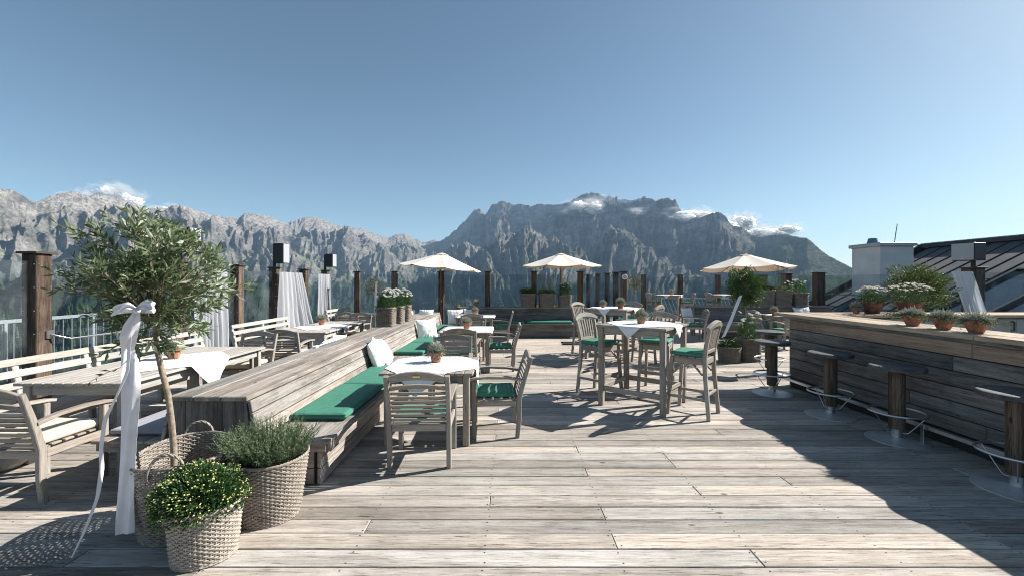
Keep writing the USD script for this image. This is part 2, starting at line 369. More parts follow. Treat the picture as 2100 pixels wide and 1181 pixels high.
def terrain():
    deg = math.pi / 180
    az = np.concatenate([np.linspace(-180, -66, 34, endpoint=False), np.linspace(-66, -53, 40, endpoint=False), np.linspace(-53, 53, 1560, endpoint=False), np.linspace(53, 66, 40, endpoint=False), np.linspace(66, 180, 34, endpoint=False)]) * deg
    r = np.concatenate([np.geomspace(16, 300, 24, endpoint=False), np.geomspace(300, 2300, 86, endpoint=False), np.linspace(2300, 7100, 350, endpoint=False), np.geomspace(7100, 12500, 16)])
    A, R = np.meshgrid(az, r, indexing='ij')
    Xw, Yw = R * np.sin(A), R * np.cos(A)
    p = np.stack([Xw, Yw, np.zeros_like(Xw)], -1)
    def nz(s, seed, q=None): return meshkit.noise((p if q is None else q) / s + 17.3, seed)
    floor = -13 - 60 * smooth01((R - 22) / 130) - 345 * smooth01((R - 60) / 1500) ** .8 + 26 * (nz(420, 1) - .5) * smooth01((R - 60) / 500) + 14 * (nz(130, 2) - .5) * smooth01((R - 60) / 400)
    wide = np.clip(A, -52 * deg, 52 * deg)
    px = CX + FPX * np.tan(wide)
    outside = smooth01((np.abs(A) - 53 * deg) / (30 * deg))
    h = floor.copy(); T = np.zeros_like(h); crest0 = None
    warp = (meshkit.fbm(p / 900, 3, 5) - .5)
    warp2 = (meshkit.fbm(p / 260, 3, 6) - .5)
    for k, (line, dist, r0, e) in enumerate(LAYERS):
        lx, ly = np.array(line, float).T; dx, dd = np.array(dist, float).T
        wob = px + (0 if k == 0 else 30 * warp + 16 * warp2)
        py = np.interp(wob, lx, ly); RR = np.interp(px, dx, dd)
        if k: RR = RR * (1 + .10 * warp) + 260 * warp2
        C = H + RR * np.cos(wide) * (CY - py) / FPX
        if k == 0: C = C * (1 - outside) + 420 * outside; CM, RM = C, RR
        elif k < 7: C = np.where(np.abs(A) > 53 * deg, -600, C)
        else: C = C * (1 - outside) - 300 * outside
        q0 = RR * (.50 + .10 * smooth01((px - 880) / 120)) if k == 0 else np.minimum(r0, RR * .62)
        t = np.clip((R - q0) / (RR - q0), 0, 1)
        g = t ** e
        hk = np.where(R <= RR, floor + (C - floor) * g, C - (R - RR) * (.9 if k == 0 else .55))
        hk = np.where(C > floor, hk, -2000)
        use = hk > h
        T = np.where(use, np.where(R <= RR, t, 1), T)
        near = smooth01((t - .84) / .16) * (.9 if k == 0 else .62)
        near_crest = np.where(use, near, near_crest) if k else near
        h = np.where(use, hk, h)
    up = np.clip((h - floor) / 900, 0, 1.2)
    # fluted rock: ridges that run down the slopes, broken up at every size
    ang = A + .05 * warp + .018 * warp2
    q = np.stack([ang * 5200, R * .22, h * .25], -1)
    def ridged(s, seed, qq): return (1 - np.abs(2 * meshkit.noise(qq / s + 31.7, seed) - 1)) ** 1.15
    q3 = np.stack([Xw, Yw, h * 1.2], -1)
    gully = .75 * ridged(900, 10, q) + .55 * ridged(420, 11, q) + .42 * ridged(210, 12, q) + .40 * ridged(105, 13, q) + .38 * ridged(52, 14, q) + .16 * ridged(27, 15, q)
    lump = .5 * ridged(620, 21, q3) + .36 * ridged(300, 22, q3) + .26 * ridged(150, 23, q3) + .26 * ridged(75, 24, q3) + .2 * ridged(38, 25, q3)
    amp = up ** .8 * (1 - near_crest)
    amp = amp * (1 - .62 * smooth01((px - 1440) / 160)) * np.where(R > RM * .995, .10, np.clip((CM - h) / 400, .09, 1))
    h = h + amp * (390 * (gully - 1.56) + 130 * (lump - 1.02))
    h = h + near_crest * 26 * (1 - .7 * smooth01((px - 1440) / 160)) * (ridged(60, 31, q) + .6 * ridged(28, 32, q) - .9) * up
    n, m = A.shape
    V = np.stack([Xw, Yw, h], -1).reshape(-1, 3)
    i = np.arange(n)[:, None]; j = np.arange(m - 1)[None]
    a = i * m + j; b = ((i + 1) % n) * m + j
    F = np.concatenate([np.stack([a, a + 1, b + 1], -1).reshape(-1, 3), np.stack([a, b + 1, b], -1).reshape(-1, 3)])
    centre = len(V)
    V = np.vstack([V, [[0, 0, -13.0]]])
    F = np.vstack([F, np.stack([np.arange(n) * m, ((np.arange(n) + 1) % n) * m, np.full(n, centre)], 1)[:, ::-1]])
    # faces upward
    fn = np.cross(V[F[0, 1]] - V[F[0, 0]], V[F[0, 2]] - V[F[0, 0]])
    if fn[2] < 0: F = F[:, ::-1]
    return V, F, (az, r, h)

MOUNT = mat('mountain_rock_and_meadow', {
    'g': ('geometry', {}), 'sp': ('separate_xyz', {}), 'sn': ('separate_xyz', {}),
    'm1': ('mapping', dict(scale=(.0045, .0045, .012))), 'n1': ('noise_texture', dict(scale=1.0, detail=9.0, roughness=.66)),
    'm2': ('mapping', dict(scale=(.03, .03, .05))), 'n2': ('noise_texture', dict(scale=1.0, detail=6.0, roughness=.7)),
    'm3': ('mapping', dict(scale=(.0016, .0016, .003))), 'n3': ('noise_texture', dict(scale=1.0, detail=7.0, roughness=.62)),
    'rx': ('mix', dict(fac=.45)),
    'rock': ('rgb_ramp', dict(ramp=[(.36, (.05, .047, .046)), (.5, (.17, .157, .148)), (.64, (.35, .323, .30))])),
    'scree': ('rgb_ramp', dict(ramp=[(.36, (.16, .147, .135)), (.62, (.40, .37, .338))])),
    'grass': ('rgb_ramp', dict(ramp=[(.25, (.04, .06, .026)), (.5, (.075, .105, .042)), (.75, (.12, .15, .065))])),
    'wood': ('rgb_ramp', dict(ramp=[(.3, (.014, .028, .016)), (.7, (.045, .066, .032))])),
    # flat ground high up is scree, lower down meadow
    'slope': ('map_range', dict(from_min=.66, from_max=.80, to_min=0., to_max=1., clamp=True)),
    'sadd': ('math', dict(math_type='multiply_add', value2=.22)),
    'sc': ('mix', {}),
    'alt': ('math', dict(math_type='multiply_add', value2=1100.0)),
    'galt': ('map_range', dict(from_min=1120., from_max=520., to_min=0., to_max=1., clamp=True)),
    'gs': ('map_range', dict(from_min=.44, from_max=.62, to_min=0., to_max=1., clamp=True)),
    'gg': ('math', dict(math_type='multiply')), 'gr': ('mix', {}),
    'walt': ('map_range', dict(from_min=60., from_max=-150., to_min=-.12, to_max=.30, clamp=True)),
    'wn': ('math', dict(math_type='add')), 'wf': ('map_range', dict(from_min=.54, from_max=.60, to_min=0., to_max=1., clamp=True)),
    'wd': ('mix', {}),
    'snowz': ('map_range', dict(from_min=780., from_max=960., to_min=-.2, to_max=.16, clamp=True)),
    'sna': ('math', dict(math_type='add')), 'snf': ('map_range', dict(from_min=.62, from_max=.66, to_min=0., to_max=1., clamp=True)),
    'sn2': ('math', dict(math_type='multiply')), 'sn3': ('math', dict(math_type='multiply')), 'snx': ('map_range', dict(from_min=1000., from_max=1500., to_min=0., to_max=1., clamp=True)), 'snw': ('mix', dict(color2=(.85, .87, .9))),
    'bp': ('bump', dict(strength=1.0, distance=30.0)),
    'p': ('diffuse_bsdf', dict(roughness=.6)),
}, [('g.position', 'sp.vector'), ('g.true_normal', 'sn.vector'), ('g.position', 'm1.vector'), ('m1.vector', 'n1.vector'), ('g.position', 'm2.vector'), ('m2.vector', 'n2.vector'),
    ('g.position', 'm3.vector'), ('m3.vector', 'n3.vector'), ('n1.fac', 'rx.color1'), ('n2.fac', 'rx.color2'), ('rx.color', 'rock.fac'), ('n2.fac', 'scree.fac'), ('n1.fac', 'grass.fac'), ('n2.fac', 'wood.fac'),
    ('n1.fac', 'sadd.value1'), ('sn.z', 'sadd.value3'), ('sadd.value', 'slope.value'), ('slope.result', 'sc.fac'), ('rock.color', 'sc.color1'), ('scree.color', 'sc.color2'),
    ('n3.fac', 'alt.value1'), ('sp.z', 'alt.value3'), ('alt.value', 'galt.value'), ('sn.z', 'gs.value'), ('galt.result', 'gg.value1'), ('gs.result', 'gg.value2'),
    ('gg.value', 'gr.fac'), ('sc.color', 'gr.color1'), ('grass.color', 'gr.color2'),
    ('sp.z', 'walt.value'), ('walt.result', 'wn.value1'), ('n3.fac', 'wn.value2'), ('wn.value', 'wf.value'), ('wf.result', 'wd.fac'), ('gr.color', 'wd.color1'), ('wood.color', 'wd.color2'),
    ('sp.z', 'snowz.value'), ('snowz.result', 'sna.value1'), ('n1.fac', 'sna.value2'), ('sna.value', 'snf.value'), ('snf.result', 'sn2.value1'), ('slope.result', 'sn2.value2'),
    ('sp.x', 'snx.value'), ('sn2.value', 'sn3.value1'), ('snx.result', 'sn3.value2'), ('sn3.value', 'snw.fac'), ('wd.color', 'snw.color1'),
    ('n2.fac', 'bp.height'), ('bp.normal', 'p.normal'), ('snw.color', 'p.color')], surface='p.BSDF')

TV, TF, (TAZ, TR, TH) = terrain()
solo('mountains', (TV, TF), MOUNT, 'rocky mountain range with green lower slopes rising behind the valley', 'mountains', kind='structure', smooth=True)

def ground_z(x, y):
    a = np.arctan2(x, y); r = np.hypot(x, y)
    i = np.clip(np.searchsorted(TAZ, a), 0, len(TAZ) - 1); j = np.clip(np.searchsorted(TR, r), 0, len(TR) - 1)
    return TH[i, j]

# conifers on the valley sides: one far-off wood
def conifer(rng):
    parts = [tube([(0, 0, 0), (0, 0, 20)], [.35, .05], 5)]
    for k in range(8):
        z = 2.5 + k * 2.4; rr = 3.6 * (1 - k / 9.2) + .25
        n = 9
        th = np.arange(n) / n * 2 * math.pi + rng.uniform(0, 3)
        rad = rr * rng.uniform(.72, 1.1, n)
        ring = np.stack([rad * np.cos(th), rad * np.sin(th), z - rng.uniform(.2, .9, n)], 1)
        V = np.vstack([ring, [[0, 0, z + 3.2]], [[0, 0, z + .2]]])
        i = np.arange(n)
        F = np.vstack([np.stack([i, (i + 1) % n, np.full(n, n)], 1), np.stack([(i + 1) % n, i, np.full(n, n + 1)], 1)])
        parts.append((V, F))
    return merge(parts)
rng = np.random.default_rng(3)
NEEDLE = mat('conifer_needles', {'o': ('object_info', {}), 'r': ('rgb_ramp', dict(ramp=[(0, (.018, .034, .02)), (.6, (.042, .07, .034)), (1, (.075, .11, .045))])), 'p': ('principled_bsdf', dict(roughness=.8, specular_ior_level=.2))},
             [('o.random', 'r.fac'), ('r.color', 'p.base_color')])
pi_path = uname(W, 'conifer_forest')
inst = UsdGeom.PointInstancer.Define(stage, pi_path)
say(inst.GetPrim(), 'dark conifer woods on the valley sides below the terrace', 'forest', None, 'stuff')
protos = []
for k in range(2):
    protos.append(Sdf.Path(part(pi_path, 'conifer', conifer(rng), NEEDLE)))
inst.CreatePrototypesRel().SetTargets(protos)
N = 42000
a = np.radians(rng.uniform(-56, 56, N)); rr = np.sqrt(rng.uniform(110 ** 2, 2600 ** 2, N)); rr = np.where(rng.uniform(size=N) < .35, rng.uniform(110, 1200, N), rr)
x, y = rr * np.sin(a), rr * np.cos(a)
q = np.stack([x, y, 0 * x], 1)
dens = meshkit.fbm(q / 420 + 3.1, 4, 44)
keep = dens > .53 - .07 * (rr < 700)
x, y, rr = x[keep], y[keep], rr[keep]
z = ground_z(x, y)
keep = (z + 27 < H - rr * .030)
x, y, z, rr = x[keep][:16000], y[keep][:16000], z[keep][:16000], rr[keep][:16000]
s = rng.uniform(.7, 1.35, len(x))
inst.CreatePositionsAttr(Vt.Vec3fArray.FromNumpy(np.stack([x, y, z - .5], 1).astype(np.float32)))
inst.CreateScalesAttr(Vt.Vec3fArray.FromNumpy(np.stack([s, s, s * rng.uniform(.9, 1.3, len(x))], 1).astype(np.float32)))
inst.CreateProtoIndicesAttr(Vt.IntArray.FromNumpy(rng.integers(0, 2, len(x)).astype(np.int32)))

# the air
HAZE = mat('haze_air', {'v': ('principled_volume', dict(color=(.46, .70, 1.0), density=HAZE_DENSITY, anisotropy=.0))}, [], surface=None, volume='v.volume')
solo('haze', box(-13500, 13500, -13500, 13500, -470, 1560, 0), HAZE, kind='stuff')

# clouds that cling to the ridges: a dense heart of fine vapour puffs in a soft envelope of thin vapour
VAPOUR = mat('cloud_heart', {'p': ('principled_bsdf', dict(base_color=(.985, .985, .985), roughness=1.0, specular_ior_level=0.0, subsurface_method='random_walk', subsurface_weight=1.0, subsurface_scale=45.0, subsurface_radius=(1, 1, 1)))}, [])
VEIL = mat('cloud_veil', {'tc': ('texture_coordinate', {}), 'oi': ('object_info', {}), 'ln': ('vector_math', dict(math_type='length')),
    'of': ('vector_math', dict(math_type='add')), 'mu': ('math', dict(math_type='multiply', value2=50.0)),
    'n': ('noise_texture', dict(scale=1.9, detail=6.0, roughness=.62)),
    'a': ('math', dict(math_type='multiply_add', value2=2.4)), 'iv': ('math', dict(math_type='subtract', value1=-.42)),
    'd': ('map_range', dict(from_min=0., from_max=.6, to_min=0., to_max=.011, clamp=True)),
    'v': ('principled_volume', dict(color=(1, 1, 1), anisotropy=.0))},
    [('tc.object', 'ln.vector1'), ('tc.object', 'of.vector1'), ('oi.random', 'mu.value1'), ('mu.value', 'of.vector2'), ('of.vector', 'n.vector'),
     ('ln.value', 'iv.value2'), ('n.fac', 'a.value1'), ('iv.value', 'a.value3'), ('a.value', 'd.value'), ('d.result', 'v.density')], surface=None, volume='v.volume')
CLOUDS = [  # pixel centre, half width, half height, distance, heart, label
    (232, 408, 62, 30, 4650, .62, 'largest white cloud, billowing above the left ridge'),
    (338, 438, 52, 17, 4800, .42, 'low wisp of cloud right of the billowing one on the left ridge'),
    (165, 416, 54, 20, 4450, 0, 'thin veil of cloud over the cliff at far left'),
    (1212, 426, 56, 20, 5250, .66, 'compact white cloud in front of the highest right summit'),
    (1340, 440, 62, 13, 4800, .3, 'thin cloud streak under the snowy summit crest'),
    (1422, 448, 68, 20, 4480, .58, 'long cloud bank right of the snowy crest'),
    (1480, 465, 48, 22, 4280, .5, 'cloud bank lapping round the dark pointed peak'),
    (1524, 456, 34, 22, 4700, .42, 'narrow cloud plume rising above the ridge saddle'),
    (1562, 479, 64, 17, 4600, .6, 'low cloud lying along the ridge right of the plume'),
    (1622, 470, 30, 13, 4500, .4, 'small detached cloud puff farthest right over the ridge'),
]
rng = np.random.default_rng(8)
for cx, cy, hw, hh, d, core, lab in CLOUDS:
    sx, sz = hw / FPX * d, hh * .95 / FPX * d
    p = uname(W, 'cloud')
    x = UsdGeom.Xform.Define(stage, p)
    x.AddTranslateOp().Set(Gf.Vec3d(PX(cx, d), d, PZ(cy, d)))
    say(x.GetPrim(), lab, 'cloud', 'clouds on the ridges')
    m = usdkit.mesh(stage, p + '/veil', trimesh.creation.icosphere(3), VEIL, smooth=True)
    m.AddScaleOp().Set(Gf.Vec3f(sx * 1.25, sx * .6, sz * 1.45))
    if core:
        lumps = []
        nl = 7 + int(hw / 10)
        for k in range(nl):
            u = rng.uniform(-1, 1); hgt = (1 - u * u) ** .5
            rr = rng.uniform(.34, .56) * (.35 + .65 * hgt)
            c = np.array([u * .62 * sx, rng.uniform(-.2, .2) * sx, rng.uniform(-.35, .35) * sz * hgt])
            b = trimesh.creation.icosphere(4).vertices
            f = meshkit.fbm(b * 2.3 + k * 7.7 + cx, 5, int(cx) + k)
            b = b * (1 + 1.5 * (f - .5))[:, None]
            lumps.append((b * np.array([min(sx * .5, sz * 1.9) * rr * 1.3, sz * rr * 1.5, sz * rr * (.75 + .5 * core)]) + c, trimesh.creation.icosphere(4).faces))
        part(p, 'heart', merge(lumps), VAPOUR, smooth=True)
# ------------------------------------------------------------------ the terrace: planked deck on dark joists
rng = np.random.default_rng(11)
PITCH, JOIST = .168, .83
deck = thing('deck', 'weathered grey larch plank deck of the roof terrace', 'deck', kind='structure')
XL, XR_NEAR, XM, YB, YF = -6.12, 10.2, 3.72, 13.95, 20.6
slab = merge([box(XL - .1, XR_NEAR + .1, -6, YB + .1, -.5, -.045, 0), box(XM - .1, 12.0, YB + .1, YF + .2, -.5, -.045, 0)])
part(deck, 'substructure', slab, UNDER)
rows = np.arange(-14, int(YF / PITCH))
near, far = [], []
screws = []
for r in rows:
    y0, y1 = r * PITCH + .0042, (r + 1) * PITCH - .0042
    a, b = (XL if y1 < YB else XM, 10.2 if y1 < 13 else 10.2 + (y1 - 13) * .22)
    cuts = [a]
    k = math.ceil((a + .15) / JOIST) + int(rng.integers(1, 5))
    while -.15 + k * JOIST < b - .6:
        cuts.append(-.15 + k * JOIST); k += int(rng.integers(3, 7))
    cuts.append(b)
    for i in range(len(cuts) - 1):
        dz = rng.uniform(-.0025, .0025); dy = rng.uniform(-.0012, .0012)
        m = box(cuts[i] + (.002 if i else 0), cuts[i + 1] - (.002 if i < len(cuts) - 2 else 0), y0 + dy, y1 + dy, -.034 + dz, dz, .0035)
        if 1.8 < y0 < 9.3: near.append((y0, m))
        else: far.append(m)
        if 1.5 < y0 < 9.5:
            kk = math.ceil((cuts[i] + .15) / JOIST)
            xs = [-.15 + q * JOIST for q in range(kk, kk + 12) if cuts[i] + .06 < -.15 + q * JOIST < cuts[i + 1] - .06]
            xs += [cuts[i] + .025, cuts[i + 1] - .025]
            for xx in xs:
                for yy in (y0 + .03, y1 - .03):
                    screws.append((xx + rng.uniform(-.012, .012), yy + dy + rng.uniform(-.006, .006), dz + .0007))
near.sort(key=lambda t: t[0])
for y0, m in near[:300]: part(deck, 'plank', m, deckwood('x'))
far += [m for _, m in near[300:]]
part(deck, 'far_planks', merge(far), deckwood('x'), kind='stuff')
th = np.arange(7) / 7 * 2 * math.pi
sv = np.array(screws)
cv = np.stack([np.cos(th), np.sin(th), 0 * th], 1) * .0062
V = np.concatenate([sv[:, None] + cv[None], sv[:, None] + np.array([0, 0, -.0004])], 1).reshape(-1, 3)
i = np.arange(7)
F = (np.stack([i, (i + 1) % 7, np.full(7, 7)], 1)[None] + (np.arange(len(sv)) * 8)[:, None, None]).reshape(-1, 3)
part(deck, 'screw_heads', (V, F), plain('screw', (.05, .045, .04), rough=.6), kind='stuff')

# the building that carries it
RENDER_WALL = plain('render_wall', (.46, .46, .45), rough=.9, noise=.06, nscale=3, bump=.3, bscale=40)
b = thing('hotel_block', 'pale rendered building under the terrace', 'building', kind='structure')
part(b, 'wall', merge([box(XL - .3, 12.3, -8, YB + .2, -14, -.5, 0), box(XM, 12.2, YB + .2, YF + .4, -14, -.5, 0)]), RENDER_WALL)

# gallery with a railing outside the left glass
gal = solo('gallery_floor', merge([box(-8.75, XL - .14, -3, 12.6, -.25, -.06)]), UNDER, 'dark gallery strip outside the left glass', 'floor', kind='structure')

# ------------------------------------------------------------------ glass fences
GLASS = mat('pane_glass', {'tcx': ('texture_coordinate', {}), 'dn': ('noise_texture', dict(scale=1.6, detail=5.0, roughness=.6)), 'dr': ('map_range', dict(from_min=.40, from_max=.70, to_min=.0, to_max=.05, clamp=True)), 'dd': ('diffuse_bsdf', dict(color=(.6, .62, .64))), 'm2': ('mix_closure', {}), 'f0': ('fresnel', dict(IOR=1.5)), 'ge': ('geometry', {}), 'inv': ('math', dict(math_type='subtract', value1=1.0)), 'f': ('math', dict(math_type='multiply')), 't': ('transparent_bsdf', dict(color=(.82, .865, .88))), 'g': ('glossy_bsdf', dict(color=(.95, .97, 1), roughness=0.0)), 'm': ('mix_closure', {})},
            [('ge.backfacing', 'inv.value2'), ('f0.fac', 'f.value1'), ('inv.value', 'f.value2'), ('f.value', 'm.fac'), ('t.BSDF', 'm.closure1'), ('g.BSDF', 'm.closure2'), ('tcx.object', 'dn.vector'), ('dn.fac', 'dr.value'), ('dr.result', 'm2.fac'), ('m.closure', 'm2.closure1'), ('dd.BSDF', 'm2.closure2')], surface='m2.closure')
CAPM = plain('dark_cap', (.05, .04, .035), rough=.6, noise=.3)
RIVET = plain('rivet', (.7, .7, .68), rough=.3, metal=1)

def post(parent, x, y, ztop, s=.17, rivets=False, base=0.0):
    p = part(parent, 'post', box(x - s / 2, x + s / 2, y - s / 2, y + s / 2, base, ztop, .008), darkpost('z'))
    part(p, 'post_cap', box(x - s / 2 - .035, x + s / 2 + .035, y - s / 2 - .035, y + s / 2 + .035, ztop + .001, ztop + .028, .004), CAPM)
    if rivets:
        pts = [(x + sx * s * .36, z) for sx in (-1, 1) for z in np.arange(ztop - .13, .1, -.29)]
        part(p, 'rivets', blobs([(a, y - s / 2 - .001, c) for a, c in pts], .010, rng), RIVET)
        pts = [(y + sx * s * .36, z) for sx in (-1, 1) for z in np.arange(ztop - .13, .1, -.29)]
        part(p, 'rivets', blobs([(x + s / 2 + .001, a, c) for a, c in pts], .010, rng), RIVET)

def pane(parent, a, b, z0, z1, off=0.10):
    a, b = np.array(a, float), np.array(b, float)
    d = (b - a) / np.linalg.norm(b - a)
    a2, b2 = a + d * off, b - d * off
    m = bar((a2[0], a2[1], (z0 + z1) / 2), (b2[0], b2[1], (z0 + z1) / 2), .012, z1 - z0, c=0.001)
    p = part(parent, 'glass_pane', m, GLASS)
    part(p, 'glass_rail', bar((a2[0], a2[1], z0 - .03), (b2[0], b2[1], z0 - .03), .05, .05), STEELB)

def fence(label, pts, zt, s=.17, rivets=False):
    f = thing('glass_fence', label, 'glass fence', group='glass wind screens round the terrace')
    for x, y in pts: post(f, x, y, zt, s, rivets)
    for a, b in zip(pts[:-1], pts[1:]): pane(f, a, b, .12, zt - .09, s / 2 + .012)
    return f
LX = -6.0
LEFT_Y = [2.9, 4.15, 5.42, 7.75, 9.40, 10.9, 12.45]
fence('glass screen with riveted brown posts along the left edge of the deck', [(LX, y) for y in LEFT_Y] + [(LX, 13.9)], 2.03, .19, True)
BY = 13.9
BACKX = [PX(p, BY) for p in (809, 905, 1000, 1095, 1190)]
fence('glass screen with dark posts straight behind the far wooden bench', [(-4.95, BY)] + [(x, BY) for x in BACKX] + [(3.72, BY)], 2.0)
fence('short glass screen running back beside the post with the round lamp', [(3.80, 15.25), (3.80, 16.6), (3.80, 18.4), (3.80, YF)], 2.0)
FY = 20.6
fence('farthest glass screen, behind the two distant bar tables', [(PX(p, FY), FY) for p in (1320, 1395, 1472, 1548)], 2.0, .2)
fence('glass screen along the right edge of the deck by the roof', [(11.05, 18.6), (10.45, 16.1), (10.18, 14.05), (10.1, 9.3), (10.1, 6.9), (10.1, 4.6)], 1.97, .26)

# round lamp on the corner post
lm = thing('wall_lamp', 'round white lamp on the dark corner post behind the bar tables', 'lamp', (3.72, BY - .10, PZ(568, BY)))
part(lm, 'lamp_housing', rot(lathe([(0, -.01), (.085, -.01), (.09, .02), (.08, .045), (0, .045)], 20), 90, 'x'), plain('lamp_white', (.75, .75, .73), rough=.4), smooth=40)
part(lm, 'lamp_lens', rot(lathe([(0, .056), (.055, .050), (.06, .0455), (0, .0455)], 20), 90, 'x'), plain('lamp_grey', (.35, .36, .37), rough=.3), smooth=40)

# speakers on poles
def speaker(label, x, y, zb, w, h, dpt, yaw, px_, py_):
    t = thing('loudspeaker', label, 'loudspeaker', (x, y, 0), 0, 'loudspeakers on the fence posts')
    part(t, 'cabinet', rot(box(-w / 2, w / 2, -dpt / 2, dpt / 2, zb, zb + h, .012), yaw), BLACK)
    part(t, 'grille', rot(box(-w / 2 + .012, w / 2 - .012, -dpt / 2 - .014, -dpt / 2 - .001, zb + .012, zb + h - .012, .005), yaw), GREYP)
    part(t, 'badge', rot(box(-.03, .03, -dpt / 2 - .018, -dpt / 2 - .0145, zb + .03, zb + .06, .001), yaw), plain('badge', (.5, .5, .5)))
    part(t, 'pole', box(px_ - .03, px_ + .03, py_ - .03, py_ + .03, 2.0, zb + h * .9), BLACK)
    part(t, 'bracket', bar((px_, py_, zb + h * .5), (0, 0, zb + h * .5), .05, .05), BLACK)
for lab, y, zb, h in (('loudspeaker behind the olive crown on the left fence', 7.75, 2.22, .44), ('middle loudspeaker on the left fence above the white curtain', 10.9, 2.15, .50), ('farthest loudspeaker of the left fence', 13.9, 2.16, .42)):
    yy = y
    speaker(lab, LX + .16, yy, zb, .27, h, .27, 86, -.19, 0.05)
speaker('loudspeaker in front of the grey metal roof at right', 10.0, 9.3, PZ(535, 9.3), .40, PZ(499, 9.3) - PZ(535, 9.3), .36, -75, .16, 0.05)

# sheer curtains hung on the glass
CURT = mat('sheer_curtain', {'d': ('diffuse_bsdf', dict(color=(.64, .65, .67))), 't': ('translucent_bsdf', dict(color=(.62, .63, .66))), 'm': ('mix_closure', dict(fac=.52)), 'x': ('transparent_bsdf', {}), 'm2': ('mix_closure', dict(fac=.2))},
           [('d.BSDF', 'm.closure1'), ('t.BSDF', 'm.closure2'), ('m.closure', 'm2.closure1'), ('x.BSDF', 'm2.closure2')], surface='m2.closure')
def curtain(label, p_top0, p_top1, p_bot0, p_bot1, z1, z0, folds, nrm, seed, amp=.035, m_=None):
    """Gathered cloth between two top points and two bottom points."""
    p_top0, p_top1, p_bot0, p_bot1 = (np.array(p, float) for p in (p_top0, p_top1, p_bot0, p_bot1))
    nrm = np.array(nrm, float)
    def f(u, v):
        top = p_top0 + (p_top1 - p_top0) * u[..., None]; bot = p_bot0 + (p_bot1 - p_bot0) * u[..., None]
        q = top + (bot - top) * v[..., None]
        w = np.sin(u * folds * 2 * math.pi + 2.4 * np.sin(u * 7 + seed) + .9 * v) * (.35 + 1.3 * meshkit.noise(np.stack([u * folds * .8, v * 1.1, 0 * u + seed], -1), seed)) + 2.2 * (meshkit.fbm(np.stack([u * folds * 2.2, v * 1.6, 0 * u + seed], -1), 3, seed) - .5)
        q = q + nrm * (w * amp * (.35 + .9 * v))[..., None]
        z = z1 + (z0 - z1) * v
        return np.concatenate([q, z[..., None]], -1)
    m = solid(grid(f, 90, 26), .003)
    solo('curtain', m, m_ or CURT, label, 'curtain', group='white curtains on the glass screens', smooth=True)
BRIGHT = mat('bright_sheer_curtain', {'d': ('diffuse_bsdf', dict(color=(.84, .84, .85))), 't': ('translucent_bsdf', dict(color=(.84, .84, .86))), 'm': ('mix_closure', dict(fac=.6))},
             [('d.BSDF', 'm.closure1'), ('t.BSDF', 'm.closure2')], surface='m.closure')
cx = LX + .17
curtain('white curtain on the left fence between the middle loudspeaker and next post', (cx, 10.8), (cx, 11.95), (cx + .08, 10.55), (cx + .08, 12.6), 1.93, .10, 8, (1, 0), 1, .05)
curtain('farthest white curtain of the left fence, by the corner', (cx, 13.0), (cx, 14.4 - .6), (cx + .04, 12.95), (cx + .04, 13.8), 1.92, .12, 7, (1, 0), 2, .045)
curtain('white curtain half hidden behind the olive crown', (cx, 7.85), (cx, 8.85), (cx + .06, 7.75), (cx + .06, 8.8), 1.93, .06, 8, (1, 0), 3, .045)
curtain('white curtain blown sideways beside the post at right', (9.36, 9.05), (9.86, 9.08), (9.58, 8.9), (10.12, 8.98), 1.90, .72, 3, (0, 1), 4, .025, BRIGHT)

# steel handrail on the left glass, and the railing outside it
hr = thing('handrail', 'thin bent steel handrail fixed to the nearest brown post', 'handrail')
zz = .94
part(hr, 'rail', tube([(-5.88, 5.47, zz + .07), (-5.82, 5.52, zz + .04), (-5.78, 5.62, zz), (-5.78, 5.8, zz), (-5.78, 7.55, zz)], .014, 8), STEEL, smooth=50)
part(hr, 'wall_plate', rot(box(-.04, .04, -.045, .045, .97, 1.07, .01), 0) if False else mv(box(-.012, .012, -.045, .045, -.05, .05, .004), -5.893, 5.47, zz + .07), STEEL)
part(hr, 'bracket', tube([(-5.78, 7.1, zz), (-5.86, 7.1, zz - .06), (-5.98, 7.1, zz - .06)], .01, 6), STEEL)
def railing(label, x0, x1, ys, z1, yfix=None, slant=0.0, dz=.16):
    t = thing('railing', label, 'railing')
    a, b = ys
    along = (lambda q: (x0, q)) if yfix is None else (lambda q: (q, yfix))
    A, B = along(a), along(b)
    part(t, 'top_rail', bar((*A, z1), (*B, z1), .05, .06), GALV)
    part(t, 'bottom_rail', bar((*A, z1 - .84), (*B, z1 - .84), .03, .03), GALV)
    for q in np.arange(a, b + .01, 1.5): part(t, 'upright', bar((*along(q), z1 - 1.0), (*along(q), z1 - .03), .05, .05, up=(0, 1, 0)), GALV)
    bal = [tube([(*along(q), z1 - .83), (*along(q + slant), z1 - .03)], .0075, 5) for q in np.arange(a + .15, b - .05, dz)]
    for mm in bal: part(t, 'baluster', mm, GALV)
GALV = plain('galvanised', (.52, .54, .55), rough=.5, metal=.7, noise=.1)
railing('galvanised railing outside the left glass', -8.4, -8.4, (2.6, 12.4), 1.02)
railing('low railing with slanting bars beyond the farthest glass', 6.6, 14, (7.4, 13.6), .84, yfix=21.6, slant=-.3, dz=.19)

